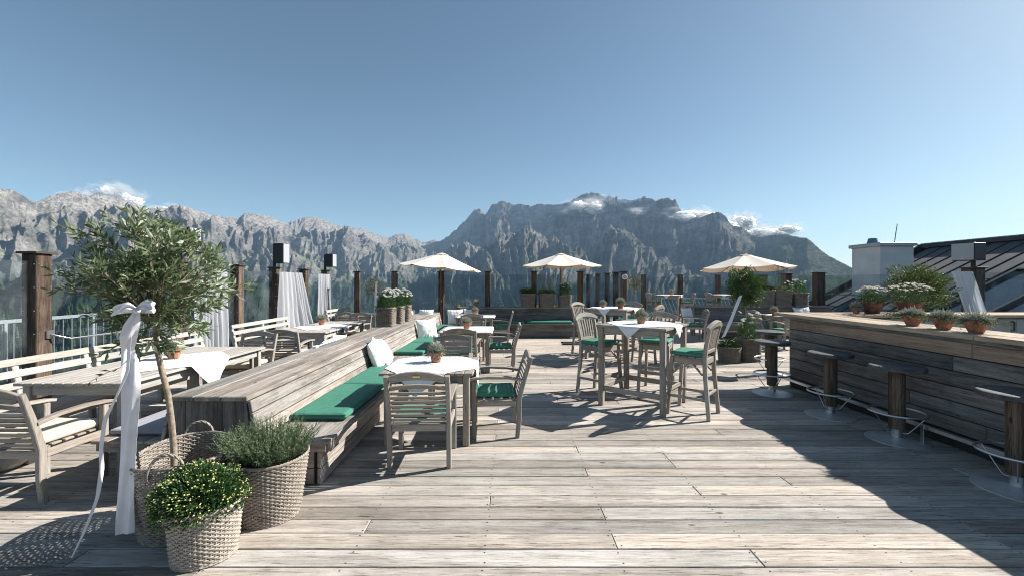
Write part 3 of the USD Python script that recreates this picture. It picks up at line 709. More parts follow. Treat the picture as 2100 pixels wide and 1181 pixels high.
# ------------------------------------------------------------------ chimney and standing-seam roof at right
CHIM = mat('chimney_render', {'tc': ('texture_coordinate', {}), 'br': ('brick_texture', dict(scale=1.0, brick_width=.62, row_height=.26, mortar_size=.006, mortar_smooth=.6, color1=(.58, .57, .55), color2=(.55, .54, .52), mortar=(.50, .49, .48))),
    'sw': ('separate_xyz', {}), 'cb': ('combine_xyz', {}), 'ad': ('math', dict(math_type='add')), 'n': ('noise_texture', dict(scale=2.2, detail=4.)), 'nr': ('rgb_ramp', dict(ramp=[(.3, (.86, .86, .86)), (.65, (1, 1, 1))])), 'm': ('mix', dict(mix_type='multiply', fac=1.)),
    'nb': ('noise_texture', dict(scale=60.)), 'b': ('bump', dict(strength=.25, distance=.004)), 'p': ('principled_bsdf', dict(roughness=.9, specular_ior_level=.2))},
    [('tc.object', 'sw.vector'), ('sw.x', 'ad.value1'), ('sw.y', 'ad.value2'), ('ad.value', 'cb.x'), ('sw.z', 'cb.y'), ('cb.vector', 'br.vector'), ('tc.object', 'n.vector'), ('n.fac', 'nr.fac'),
     ('br.color', 'm.color1'), ('nr.color', 'm.color2'), ('m.color', 'p.base_color'), ('tc.object', 'nb.vector'), ('nb.fac', 'b.height'), ('b.normal', 'p.normal')])
SHEET = plain('sheet_metal', (.40, .41, .42), rough=.5, metal=.6, noise=.1, nscale=4)
ROOFM = plain('seam_roof', (.105, .11, .116), rough=.8, spec=.15, metal=0.0, noise=.12, nscale=3)
ROOFD = plain('seam_roof_dark', (.045, .048, .052), rough=.5, metal=.3, noise=.15, nscale=3)
d0 = 14.0; cx0, cx1 = PX(1805, d0), PX(1874, d0); cz = PZ(505, d0)
ch = thing('chimney', 'pale rendered chimney block with a flat metal cap', 'chimney')
part(ch, 'shaft', box(cx0, cx1, d0, d0 + 1.16, -.5, cz, .01), CHIM)
part(ch, 'cap_slab', box(cx0 - .07, cx1 + .07, d0 - .07, d0 + 1.23, cz + .001, cz + .12, .01), SHEET)
part(ch, 'vent', mv(lathe([(0, .12), (.16, .12), (.155, .16), (.12, .30), (.10, .31), (0, .31)], 18), cx0 + .22, d0 + .55, cz), plain('blue_vent', (.10, .15, .24), rough=.5), smooth=40)
part(ch, 'lightning_rod', tube([(cx1 - .28, d0 + .4, cz + .12), (cx1 - .18, d0 + .4, cz + .78)], .012, 6), BLACK)
part(ch, 'hatch', box(cx0 - .012, cx0 - .001, d0 + .30, d0 + .98, .55, 1.15, .004), plain('hatch_white', (.55, .56, .58), rough=.6))

rf = thing('metal_roof', 'dark standing seam metal roof of the neighbouring building', 'roof')
RX, RZ, SL, DV, DN = 16.0, H + .084 * 16, .50, 16.4, 1.0
RL = 10.55
def rz(x): return RZ - SL * (RX - x)
seams = np.arange(DN, DV + .01, .52)
dirv = np.array([1, 0, SL]) / math.hypot(1, SL); nv = np.array([-SL, 0, 1]) / math.hypot(1, SL)
for a, b2 in zip(seams[:-1], seams[1:]):
    V = []
    q0 = np.array([RL, 0, rz(RL)]); q1 = np.array([RX, 0, rz(RX)])
    y0, y1 = a + .012, b2 - .012
    m = (np.array([[q0[0], y0, q0[2]], [q0[0], y1, q0[2]], [q1[0], y1, q1[2]], [q1[0], y0, q1[2]]]), np.array([[0, 3, 2], [0, 2, 1]]))
    part(rf, 'panel', solid(m, .01), ROOFM)
    part(rf, 'seam', bar(q0 + [0, b2, 0] + nv * .022, q1 + [0, b2, 0] + nv * .018, .018, .036, up=nv), ROOFD)
part(rf, 'verge_board', bar((RL, DV + .06, rz(RL) + .03), (RX, DV + .06, rz(RX) + .03), .12, .22, up=nv), ROOFD)
part(rf, 'ridge_cap', bar((RX - .05, DN, RZ + .02), (RX - .05, DV + .1, RZ + .02), .34, .14), ROOFD)
part(rf, 'ridge_trim', bar((RX + .02, DN, RZ + .11), (RX + .02, DV + .12, RZ + .11), .20, .04), SHEET)
part(rf, 'back_slope', solid((np.array([[RX, DN, RZ - .02], [RX, DV, RZ - .02], [RX + 7, DV, RZ - 3.5], [RX + 7, DN, RZ - 3.5]]), np.array([[0, 2, 1], [0, 3, 2]])), .02), ROOFD)
part(rf, 'gable_wall', (np.array([[RL, DV, rz(RL) - .05], [RX, DV, RZ - .05], [RX, DV, -6], [RL, DV, -6], [RL, DV - .2, rz(RL) - .05], [RX, DV - .2, RZ - .05], [RX, DV - .2, -6], [RL, DV - .2, -6]]), np.array([[0, 1, 2], [0, 2, 3], [4, 6, 5], [4, 7, 6]])), RENDER_WALL)
part(rf, 'eave_wall', box(RL - .1, RL + .15, DN, DV, -6, rz(RL) - .02), RENDER_WALL)
# snow guard rods across the seams
for xs in (12.1, 13.2):
    part(rf, 'snow_guard', tube([(xs, DN, rz(xs) + .14), (xs, DV, rz(xs) + .14)], .014, 6), ROOFD)
# roof window
sk = thing('roof_window', 'glazed roof window in the metal roof behind the right post', 'window')
wx0, wx1, wy0, wy1 = 11.3, 13.6, 8.9, 11.4
fr = []
for (a, b3) in (((wx0, wy0), (wx1, wy0)), ((wx0, wy1), (wx1, wy1)), ((wx0, wy0), (wx0, wy1)), ((wx1, wy0), (wx1, wy1)), ((wx0, (wy0 + wy1) / 2), (wx1, (wy0 + wy1) / 2))):
    part(sk, 'frame', bar((a[0], a[1], rz(a[0]) + .12), (b3[0], b3[1], rz(b3[0]) + .12), .10, .22, up=nv), ROOFD)
PANEM = mat('window_dark_glass', {'p': ('principled_bsdf', dict(base_color=(.02, .03, .04), roughness=.03, specular_ior_level=.8))}, [])
for ya, yb in ((wy0 + .05, (wy0 + wy1) / 2 - .05), ((wy0 + wy1) / 2 + .05, wy1 - .05)):
    m = (np.array([[wx0 + .05, ya, rz(wx0 + .05) + .14], [wx0 + .05, yb, rz(wx0 + .05) + .14], [wx1 - .05, yb, rz(wx1 - .05) + .14], [wx1 - .05, ya, rz(wx1 - .05) + .14]]), np.array([[0, 3, 2], [0, 2, 1]]))
    part(sk, 'pane', solid(m, .02), PANEM)
# ------------------------------------------------------------------ long double-sided bench and the far benches
rng = np.random.default_rng(21)
BC = -2.45            # middle of the back rest
BY0, BY1 = 3.48, 13.0
def xs_split(a, b, seed):
    r = random.Random(seed); out = [a]
    while b - out[-1] > 4.2: out.append(out[-1] + r.uniform(2.4, 3.9))
    return out + [b]

bench = thing('long_bench', 'long double-sided grey timber bench with a broad planked back rest', 'bench')
ztop, hw, zs = .755, .325, .385
# broad cap of three boards
for i, (a, b) in enumerate(((-hw, -.112), (-.106, .108), (.114, hw))):
    ys = xs_split(BY0 - .03, BY1, 5 + i)
    for y0, y1 in zip(ys[:-1], ys[1:]):
        part(bench, 'cap_board', box(BC + a, BC + b, y0 + .002, y1 - .002, ztop - .04, ztop, .006), benchwood('y'))
# leaning back rest boards either side: three courses
for sgn in (1, -1):
    z0 = zs + .004
    for c in range(3):
        za, zb = z0 + c * .112 + .003, z0 + (c + 1) * .112 - .003
        zb = min(zb, ztop - .044)
        xa = hw - .012 + .075 * (1 - (za - zs) / (ztop - zs)); xb = hw - .012 + .075 * (1 - (zb - zs) / (ztop - zs))
        ys = xs_split(BY0, BY1 - .02, 30 + c + 7 * sgn)
        for y0, y1 in zip(ys[:-1], ys[1:]):
            yc = (y0 + 0.002, y1 - .002)
            m = bar((BC + sgn * (xa + xb) / 2, yc[0], (za + zb) / 2), (BC + sgn * (xa + xb) / 2, yc[1], (za + zb) / 2), .028, zb - za, up=(-sgn * (xa - xb), 0, zb - za), c=.004)
            part(bench, 'back_board', m, benchwood('y'))
    # seat boards (four), fascia, lower panels
    xi, xo = hw + .065, .975
    w = (xo - xi) / 4
    for c in range(4):
        ys = xs_split(BY0 + .0, BY1, 60 + c + 9 * sgn)
        x0, x1 = sorted((BC + sgn * (xi + c * w + .002), BC + sgn * (xi + (c + 1) * w - .002)))
        for y0, y1 in zip(ys[:-1], ys[1:]):
            part(bench, 'seat_board', box(x0, x1, y0 + .002, y1 - .002, zs - .03, zs - rng.uniform(0, .002), .004), benchwood('y'))
    x0, x1 = sorted((BC + sgn * (xo - .035), BC + sgn * xo))
    part(bench, 'seat_fascia', box(x0, x1, BY0 + .05, BY1, zs - .105, zs - .032, .004), benchwood('y'))
    x0, x1 = sorted((BC + sgn * xi, BC + sgn * (xo - .04)))
    part(bench, 'end_fascia', box(x0 , x1, BY0 + .035, BY0 + .065, zs - .105, zs - .032, .004), benchwood('x'))
    if sgn > 0:
        xp = .885
        for c, (za, zb) in enumerate(((.006, .136), (.142, .278))):
            ys = xs_split(BY0 + .05, BY1, 80 + c)
            for y0, y1 in zip(ys[:-1], ys[1:]):
                part(bench, 'lower_board', box(BC + xp - .028, BC + xp, y0 + .002, y1 - .002, za, zb, .004), benchwood('y'))
            part(bench, 'end_board', box(BC + xi - .05, BC + xp - .06, BY0 + .055, BY0 + .085, za, zb, .004), benchwood('x'))
        part(bench, 'corner_post', box(BC + xp - .056, BC + xp - .030, BY0 + .075, BY0 + .14, .006, .278, .004), UNDER)
    else:
        for yy in (BY0 + .18, 5.6, 7.7, 9.8, 11.9):
            part(bench, 'leg', box(BC - xo + .04, BC - xo + .12, yy, yy + .08, 0, zs - .106, .005), benchwood('z'))
        part(bench, 'end_beam', box(BC - xo + .125, BC - xi, BY0 + .18, BY0 + .25, zs - .2, zs - .108, .004), benchwood('x'))
# end face of the back rest: upright boards on a leaning outline
eb = [(-.395, -.20), (-.194, .10), (.106, .345)]
for a, b in eb:
    def lean(x, z): return x if abs(x) < .3 else math.copysign(hw - .03 + .07 * (1 - (z - .0) / ztop), x)
    zt, zb = ztop - .044, .02
    V = []
    for y in (BY0 + .004, BY0 + .032):
        V += [[BC + lean(a, zb), y, zb], [BC + lean(b, zb), y, zb], [BC + lean(b, zt), y, zt], [BC + lean(a, zt), y, zt]]
    F = np.array([[0, 1, 2], [0, 2, 3], [4, 6, 5], [4, 7, 6], [0, 4, 5], [0, 5, 1], [1, 5, 6], [1, 6, 2], [2, 6, 7], [2, 7, 3], [3, 7, 4], [3, 4, 0]])
    part(bench, 'end_board', (np.array(V), F), barwood('z') if False else wood('end_timber', 'z', (.07, .06, .052), (.16, .14, .125), (.26, .235, .215), vary=.15, stain=.5, bump=.6))

def wall_bench(label, x0, x1, y, depth, zt, seats, name='wall_bench', capw=.42, endcap=True):
    """Bench facing the camera: planked front, seat, planked back with a cap board behind."""
    t = thing(name, label, 'bench')
    yb = y + depth
    for i in range(2):
        za, zb = .01 + i * .19, .01 + (i + 1) * .19 - .006
        xs = xs_split(x0, x1, int(x0 * 10) + i)
        for a, b in zip(xs[:-1], xs[1:]): part(t, 'front_board', box(a + .002, b - .002, y, y + .03, za, zb), barwood('x'))
    for i in range(3):
        ya = y - .04 + i * (depth + .04) / 3
        part(t, 'seat_board', box(x0, x1, ya + .002, ya + (depth + .04) / 3 - .002, .39, .425), benchwood('x'))
    n = max(2, int((zt - .5) / .16))
    for i in range(n):
        za, zb = .43 + i * (zt - .475) / n, .43 + (i + 1) * (zt - .475) / n - .006
        xs = xs_split(x0, x1, int(x0 * 10) + i + 5)
        for a, b in zip(xs[:-1], xs[1:]): part(t, 'back_board', box(a + .002, b - .002, yb, yb + .03, za, zb), barwood('x'))
    for i in range(2):
        part(t, 'cap_board', box(x0 - .02, x1 + .02, yb - .03 + i * capw / 2, yb - .035 + (i + 1) * capw / 2, zt - .04, zt), benchwood('x'))
    if endcap:
        for i in range(3):
            a = yb + .03 + i * (capw - .1) / 3
            part(t, 'end_board', box(x0 - .001, x0 + .03, a, a + (capw - .1) / 3 - .006, .01, zt - .044), benchwood('z'))
    return t
wb = wall_bench('long dark-fronted timber bench along the far glass screen', -1.55, 2.35, 12.85, .52, .885, 2)
wb2 = wall_bench('dark timber bench at right in front of the far planters', 5.75, 10.0, 12.75, .5, .93, 2, name='wall_bench')

# ------------------------------------------------------------------ seat mats
def cushion(x0, x1, y0, y1, z0, t, seed, sag=.004):
    """Flat padded mat with rounded rims, soft top and a piped seam."""
    nx, ny = 15, 23
    u = np.concatenate([[0, .012, .035], np.linspace(.08, .92, nx - 6), [.965, .988, 1]]); v = np.concatenate([[0, .008, .02], np.linspace(.06, .94, ny - 6), [.98, .992, 1]])
    U, Vv = np.meshgrid(u, v, indexing='ij')
    e = np.minimum(np.minimum(U, 1 - U) * (x1 - x0), np.minimum(Vv, 1 - Vv) * (y1 - y0))
    prof = np.sqrt(np.clip(1 - (1 - np.clip(e / (t * .5), 0, 1)) ** 2, 0, 1))
    X = x0 + U * (x1 - x0); Y = y0 + Vv * (y1 - y0)
    nz_ = meshkit.fbm(np.stack([X * 5, Y * 5, 0 * X + seed], -1), 3, seed) - .5
    zt_ = z0 + t * .5 + prof * (t * .5) + nz_ * .012 * prof
    zb_ = z0 + t * .5 - prof * (t * .5 - .001)
    def shell(Z, flip):
        V = np.stack([X, Y, Z], -1).reshape(-1, 3); n2 = len(v)
        i = np.arange(len(u) - 1)[:, None]; j = np.arange(n2 - 1)[None]; A = i * n2 + j
        F = np.concatenate([np.stack([A, A + n2, A + n2 + 1], -1).reshape(-1, 3), np.stack([A, A + n2 + 1, A + 1], -1).reshape(-1, 3)])
        return V, (F[:, ::-1] if flip else F)
    return merge([shell(zt_, False), shell(zb_, True)])
def piping(x0, x1, y0, y1, z, r=.005):
    c = .02
    pts = []
    for (cx_, cy_, a0) in ((x1 - c, y1 - c, 0), (x0 + c, y1 - c, 90), (x0 + c, y0 + c, 180), (x1 - c, y0 + c, 270)):
        for a in np.linspace(a0, a0 + 90, 5): pts.append((cx_ + c * math.cos(math.radians(a)), cy_ + c * math.sin(math.radians(a)), z))
    return tube(pts, r, 6, closed=True)
def mat_cushion(label, x0, x1, y0, y1, z0, t=.068, m=None, group='green seat mats on the benches'):
    m = m or GREEN
    w, l = (x1 - x0) / 2, (y1 - y0) / 2
    p = thing('seat_mat', label, 'cushion', ((x0 + x1) / 2, (y0 + y1) / 2, z0), rng.uniform(-.6, .6), group)
    part(p, 'pad', cushion(-w, w, -l, l, .002, t, int(abs(y0 * 10)) + 3), m, smooth=50)
    part(p, 'piping', piping(-w + .004, w - .004, -l + .004, l - .004, t * .82), m, smooth=True)
sx0, sx1 = BC + .40, BC + .925
for a, b, lab in ((3.98, 5.16, 'nearest green mat on the long bench, front half of the first pair'), (5.18, 6.36, 'green mat on the long bench behind the nearest one, by the first table'),
                  (7.55, 8.75, 'green mat on the long bench just past the two slumped pillows'), (8.78, 9.95, 'green mat on the long bench in front of the single upright pillow'),
                  (11.15, 12.4, 'farthest green mat on the long bench, near the far corner')):
    mat_cushion(lab, sx0 + rng.uniform(0, .015), sx1, a, b, zs)
for a, b, lab in ((-.75, .46, 'green mat on the far bench, left one'), (.52, 1.9, 'green mat on the far bench, right one next to the bar chairs')):
    mat_cushion(lab, a, b, 12.83, 13.33, .426)
mat_cushion('green mat on the right far bench behind its table', 7.9, 9.3, 12.73, 13.22, .426)

# ------------------------------------------------------------------ pillows
def pillow_mesh(w, h, t, seed):
    n = 26
    s = np.linspace(-1, 1, n)
    U, V = np.meshgrid(s, s, indexing='ij')
    pinch = 1 - .10 * (1 - np.abs(V) ** 2.2) * (np.abs(U) ** 3); pinch2 = 1 - .10 * (1 - np.abs(U) ** 2.2) * (np.abs(V) ** 3)
    X = U * pinch * w / 2; Y = V * pinch2 * h / 2
    pr = np.clip((1 - np.abs(U) ** 2.6), 0, 1) ** .62 * np.clip((1 - np.abs(V) ** 2.6), 0, 1) ** .62
    w1 = (meshkit.fbm(np.stack([U * 1.7, V * 1.7, 0 * U + seed], -1), 4, seed) - .5)
    rim = np.sin(np.arctan2(V, U) * 17 + seed) * .006 * (pr * (1 - pr)) * 4
    def sh(sg):
        Z = sg * (pr * t / 2 * (1 + .55 * w1) + rim) + 0 * U
        P = np.stack([X, Y, Z], -1).reshape(-1, 3); i = np.arange(n - 1)[:, None]; j = np.arange(n - 1)[None]; A = i * n + j
        F = np.concatenate([np.stack([A, A + n, A + n + 1], -1).reshape(-1, 3), np.stack([A, A + n + 1, A + 1], -1).reshape(-1, 3)])
        return P, (F if sg > 0 else F[:, ::-1])
    return merge([sh(1), sh(-1)])
PILW = plain('pillow_linen', (.80, .795, .785), rough=.9, noise=.02, sheen=.3, bump=.2, bscale=40)
def pillow(label, x, y, z, face, tilt, size=.46, th=.17, roll=0, seed=1, m=None):
    """Standing pillow: its face looks along azimuth 'face' (degrees from +x), leaning back by tilt."""
    me = pillow_mesh(size, size, th, seed)
    me = rot(me, roll)
    me = rot(rot(me, 90, 'x'), 90)          # face along +x, height along z
    me = mv(me, 0, 0, size / 2 - .01)
    me = rot(me, -tilt, 'y')
    solo('pillow', me, m or PILW, label, 'pillow', (x, y, z), face, 'white pillows on the benches', smooth=60)
px = BC + .46
pillow('slumped white pillow on the long bench, nearer one of the first pair', px + .07, 6.40, zs, 8, 20, .47, .2, 6, 1)
pillow('slumped white pillow on the long bench, rear one of the first pair', px + .10, 6.72, zs, 14, 24, .46, .2, -8, 2)
pillow('single upright white pillow on the long bench before the second table', px + .16, 9.55, zs + .01, -62, 14, .48, .16, 3, 3)
pillow('left white pillow of the pair in the far bench corner', -1.62, 12.75, .40, -80, 12, .48, .16, 2, 4)
pillow('right white pillow of the pair in the far bench corner', -1.16, 12.95, .40, -70, 12, .48, .16, -3, 5)
pillow('blue-grey shaded pillow behind the long bench, nearest of three', BC - .52, 6.15, zs, 190, 30, .46, .18, 4, 6)
pillow('white pillow behind the long bench, middle of three', BC - .50, 6.7, zs, 175, 20, .45, .18, -5, 7)
pillow('white pillow behind the long bench, farthest of three', BC - .50, 7.1, zs, 170, 16, .46, .18, 8, 8)
pillow('white pillow on the far corner behind the planter baskets', -2.4, 12.2, .755 - .25, -90, 20, .42, .15, 0, 9)
pillow('white pillow peeping over the long bench at its far end', -2.95, 12.4, .50, 175, 20, .42, .16, 5, 10)
pillow('white pillow on the right far bench, lying across the corner of the bar', 9.0, 13.0, .46, -95, 25, .5, .17, 3, 11)
pillow('white pillow at the left end of the right far bench', 5.45, 12.95, .44, -60, 15, .48, .15, 0, 12)

# ------------------------------------------------------------------ tables
def low_table(label, x, y, w, l, h=.757, rz_=0, m='teak', group='low slatted tables', cat='table'):
    mk = teak if m == 'teak' else palewood
    t = thing('table', label, cat, (x, y, 0), rz_, group)
    n = max(6, round(w / .095)); bw = w / n
    for i in range(n):
        part(t, 'slat', box(-w / 2 + i * bw + .003, -w / 2 + (i + 1) * bw - .003, -l / 2, l / 2, h - .028, h, .004), mk('y'))
    for sx in (-1, 1):
        for sy in (-1, 1):
            xx, yy = sx * (w / 2 - .075), sy * (l / 2 - .075)
            part(t, 'leg', box(xx - .033, xx + .033, yy - .033, yy + .033, 0, h - .030, .005), mk('z'))
    for sy in (-1, 1):
        part(t, 'apron', box(-w / 2 + .11, w / 2 - .11, sy * (l / 2 - .075) - .013, sy * (l / 2 - .075) + .013, h - .125, h - .030), mk('x'))
    for sx in (-1, 1):
        part(t, 'apron', box(sx * (w / 2 - .075) - .013, sx * (w / 2 - .075) + .013, -l / 2 + .11, l / 2 - .11, h - .125, h - .030), mk('y'))
    return t
def cloth(label, x, y, rz_, hw_, hl, h, a, ang, seed, th=.0025, dx=0, dy=0, b=None):
    """Square cloth of half side a, turned by ang on a table top (half sizes hw_, hl); what passes the edge hangs down."""
    n = 61; b = b or a
    ca, sa = math.cos(math.radians(ang)), math.sin(math.radians(ang))
    def f(u, v):
        X = ca * u * a - sa * v * b + dx; Y = sa * u * a + ca * v * b + dy
        ox = np.maximum(np.abs(X) - hw_, 0); oy = np.maximum(np.abs(Y) - hl, 0)
        r1 = .006
        drop = np.where((ox > 0) & (oy > 0), np.hypot(ox, oy), np.maximum(ox, oy))
        wr = meshkit.fbm(np.stack([X * 6, Y * 6, 0 * X + seed], -1), 4, seed) - .5
        fold = np.exp(-((u) / .015) ** 2) * .003 + np.exp(-((v) / .015) ** 2) * .003
        z = h + .004 + np.abs(wr) * .010 + fold - drop * .985
        flare = .012 + .06 * drop + wr * .04 * np.minimum(drop * 8, 1)
        X2 = np.where(ox > 0, np.sign(X) * (hw_ + np.minimum(ox, flare)), X); Y2 = np.where(oy > 0, np.sign(Y) * (hl + np.minimum(oy, flare)), Y)
        return np.stack([X2, Y2, z], -1)
    solo('tablecloth', solid(grid(f, n, n, -1, 1, -1, 1), th), WHITEC, label, 'tablecloth', (x, y, 0), rz_, 'white tablecloths', smooth=True)

T1 = (-.85, 4.80); low_table('nearest table at the long bench, white cloth with its corner over the edge', *T1, .96, .96)
cloth('white cloth on the nearest table of the long bench', *T1, 0, .48, .48, .757, .52, 38, 1, dx=-.02)
T2 = (-.84, 8.36); low_table('second table at the long bench, with a pot of silvery herbs on it', *T2, 1.0, .96)
cloth('white cloth on the second table of the long bench', *T2, 0, .50, .48, .757, .49, 0, 2, dx=.05, dy=-.01)
T3 = (-.93, 11.65); low_table('third table at the long bench, nearest the far bench', *T3, 1.05, .96)
cloth('white cloth on the third table of the long bench', *T3, 0, .525, .48, .757, .50, 0, 3, dx=.05, dy=0)
LT1 = (-4.03, 4.42); low_table('pale table behind the olive ribbon, nearest of the left row', *LT1, 1.02, 1.05, m='pale')
LT2 = (-4.0, 5.55); low_table('pale table in the left row pushed against the nearest one', *LT2, 1.02, 1.12, m='pale')
cloth('white cloth across the two nearest left tables', -4.0, 5.0, 0, .51, 1.2, .757, .46, 45, 4, dx=.16, dy=.02, b=.5)
LT3 = (-3.88, 8.95); low_table('long pale table at left with clips on its edge and a terracotta pot', *LT3, 1.0, 2.2, m='pale')
cloth('white cloth diagonal on the long left table', -3.88, 8.8, 0, .50, 1.1, .757, .47, 45, 5)
LT4 = (-4.3, 12.3); low_table('farthest pale table of the left row', *LT4, 1.1, 1.2, m='pale')
cloth('white cloth on the farthest left table', *LT4, 0, .55, .6, .757, .45, 45, 6)
RT1 = (7.95, 11.9); low_table('table in front of the right far bench, partly behind the bar', *RT1, 1.5, .9)
cloth('white cloth on the table before the right far bench', *RT1, 0, .75, .45, .757, .52, 45, 7, b=.6)
# clips along the long left table
for k, yy in enumerate((8.0, 8.35, 8.9, 9.3)):
    solo('cloth_clip', merge([bar((-3.365, yy, .69), (-3.365, yy, .775), .018, .004, up=(1, 0, 0)), bar((-3.365, yy, .775), (-3.42, yy, .766), .018, .004)]), STEELB, ['clip nearest on the long left table edge', 'second clip from the near end of the long left table', 'third clip from the near end of the long left table', 'farthest clip on the long left table edge'][k], 'clip', group='clips on the left table')

def high_table(label, x, y, rz_, w=.95, h=1.10):
    t = thing('bar_table', label, 'bar table', (x, y, 0), rz_, 'tall bar tables')
    n = 9; bw = w / n
    for i in range(n): part(t, 'slat', box(-w / 2 + i * bw + .002, -w / 2 + (i + 1) * bw - .002, -w / 2 + .06, w / 2 - .06, h - .03, h), teak('y'))
    for s in (-1, 1): part(t, 'edge_board', box(-w / 2, w / 2, min(s * (w / 2 - .058), s * w / 2), max(s * (w / 2 - .058), s * w / 2), h - .031, h + .0005), teak('x'))
    q = w / 2 - .055
    for sx in (-1, 1):
        for sy in (-1, 1): part(t, 'leg', box(sx * q - .034, sx * q + .034, sy * q - .034, sy * q + .034, 0, h - .033, .005), teak('z'))
    for s in (-1, 1):
        part(t, 'apron', box(-q + .036, q - .036, s * q - .012, s * q + .012, h - .12, h - .033), teak('x'))
        part(t, 'apron', box(s * q - .012, s * q + .012, -q + .036, q - .036, h - .12, h - .033), teak('y'))
        part(t, 'stretcher', box(-q + .036, q - .036, s * q - .014, s * q + .014, .20, .27), teak('x'))
        part(t, 'stretcher', box(s * q - .014, s * q + .014, -q + .036, q - .036, .20, .27), teak('y'))
    return t
B1 = (1.85, 5.92); high_table('nearest tall bar table with a white cloth hanging in a point', *B1, -38.5)
cloth('white cloth with a hanging point on the nearest bar table', *B1, -38.5, .475, .475, 1.10, .45, 45, 11)
B2 = (2.32, 9.5); high_table('second tall bar table with two flower pots on its cloth', *B2, -37, 1.0)
cloth('white cloth with a hanging point on the second bar table', *B2, -37, .50, .50, 1.10, .46, 45, 12)
B3 = (PX(1372, 19), 19.0); high_table('distant tall bar table by the farthest glass screen', *B3, -32, 1.05)
cloth('white cloth on the distant bar table', *B3, -32, .525, .525, 1.10, .47, 45, 13)
B4 = (PX(1492, 19), 19.2); high_table('distant bar table half hidden by the bay tree', *B4, -32, .95)
cloth('white cloth on the bar table half hidden by the bay tree', *B4, -32, .475, .475, 1.10, .42, 45, 14)

# ------------------------------------------------------------------ chairs
def armchair(label, x, y, rz_, mk=teak, pad=GREEN, padz=.06, group='slatted garden armchairs'):
    """Garden armchair looking along +y."""
    t = thing('armchair', label, 'chair', (x, y, 0), rz_, group)
    hw_ = .265
    def backy(z): return -.235 if z < .42 else -.235 - .135 * ((z - .42) / .46) ** 1.15
    zz_ = [0, .2, .42, .55, .68, .80, .865]
    for s in (-1, 1):
        part(t, 'back_post', sweep([(s * hw_, backy(z) + (.02 if z == 0 else 0), z) for z in zz_], .042, [.045, .05, .055, .05, .046, .04, .036], up=(0, 1, 0)), mk('z'), smooth=40)
        part(t, 'front_leg', box(s * hw_ - .024, s * hw_ + .024, .225, .273, 0, .625, .005), mk('z'))
        arm = [(s * (hw_ + .005), -.275, .622), (s * (hw_ + .008), -.12, .652), (s * (hw_ + .01), .10, .660), (s * (hw_ + .01), .27, .645), (s * (hw_ + .01), .325, .632)]
        part(t, 'armrest', sweep(arm, [.05, .056, .06, .064, .058], .026), mk('y'), smooth=40)
        part(t, 'side_rail', box(s * hw_ - .013, s * hw_ + .013, -.205, .222, .345, .405), mk('y'))
    part(t, 'front_rail', box(-hw_ + .026, hw_ - .026, .235, .262, .345, .405), mk('x'))
    part(t, 'back_rail', box(-hw_ + .024, hw_ - .024, -.25, -.224, .345, .41), mk('x'))
    xs_ = np.linspace(-hw_ + .024, hw_ - .024, 11)
    c = lambda q: 1 - (q / hw_) ** 2
    part(t, 'top_rail', sweep([(q, backy(.83), .822 + .045 * c(q)) for q in xs_], .030, [.055 + .02 * c(q) for q in xs_], up=(0, -.12, 1)), mk('x'), smooth=40)
    part(t, 'arched_slat', sweep([(q, backy(.75), .742 + .024 * c(q)) for q in xs_], .020, .036, up=(0, -.15, 1)), mk('x'), smooth=40)
    for i in range(7):
        z = .70 - i * .042
        part(t, 'back_slat', bar((-hw_ + .024, backy(z), z), (hw_ - .024, backy(z), z), .016, .027, up=(0, -.2, 1)), mk('x'))
    part(t, 'name_plate', box(-.032, .032, backy(.85) - .020, backy(.85) - .0165, .852, .868, .001), BRASS)
    for i in range(5):
        yy = -.19 + i * .095
        part(t, 'seat_slat', box(-hw_ + .03, hw_ - .03, yy - .036, yy + .036, .407, .424), mk('x'))
    if pad is not None:
        part(t, 'seat_pad', cushion(-.235, .235, -.195, .265, .427, padz, 5), pad, smooth=50)
    return t

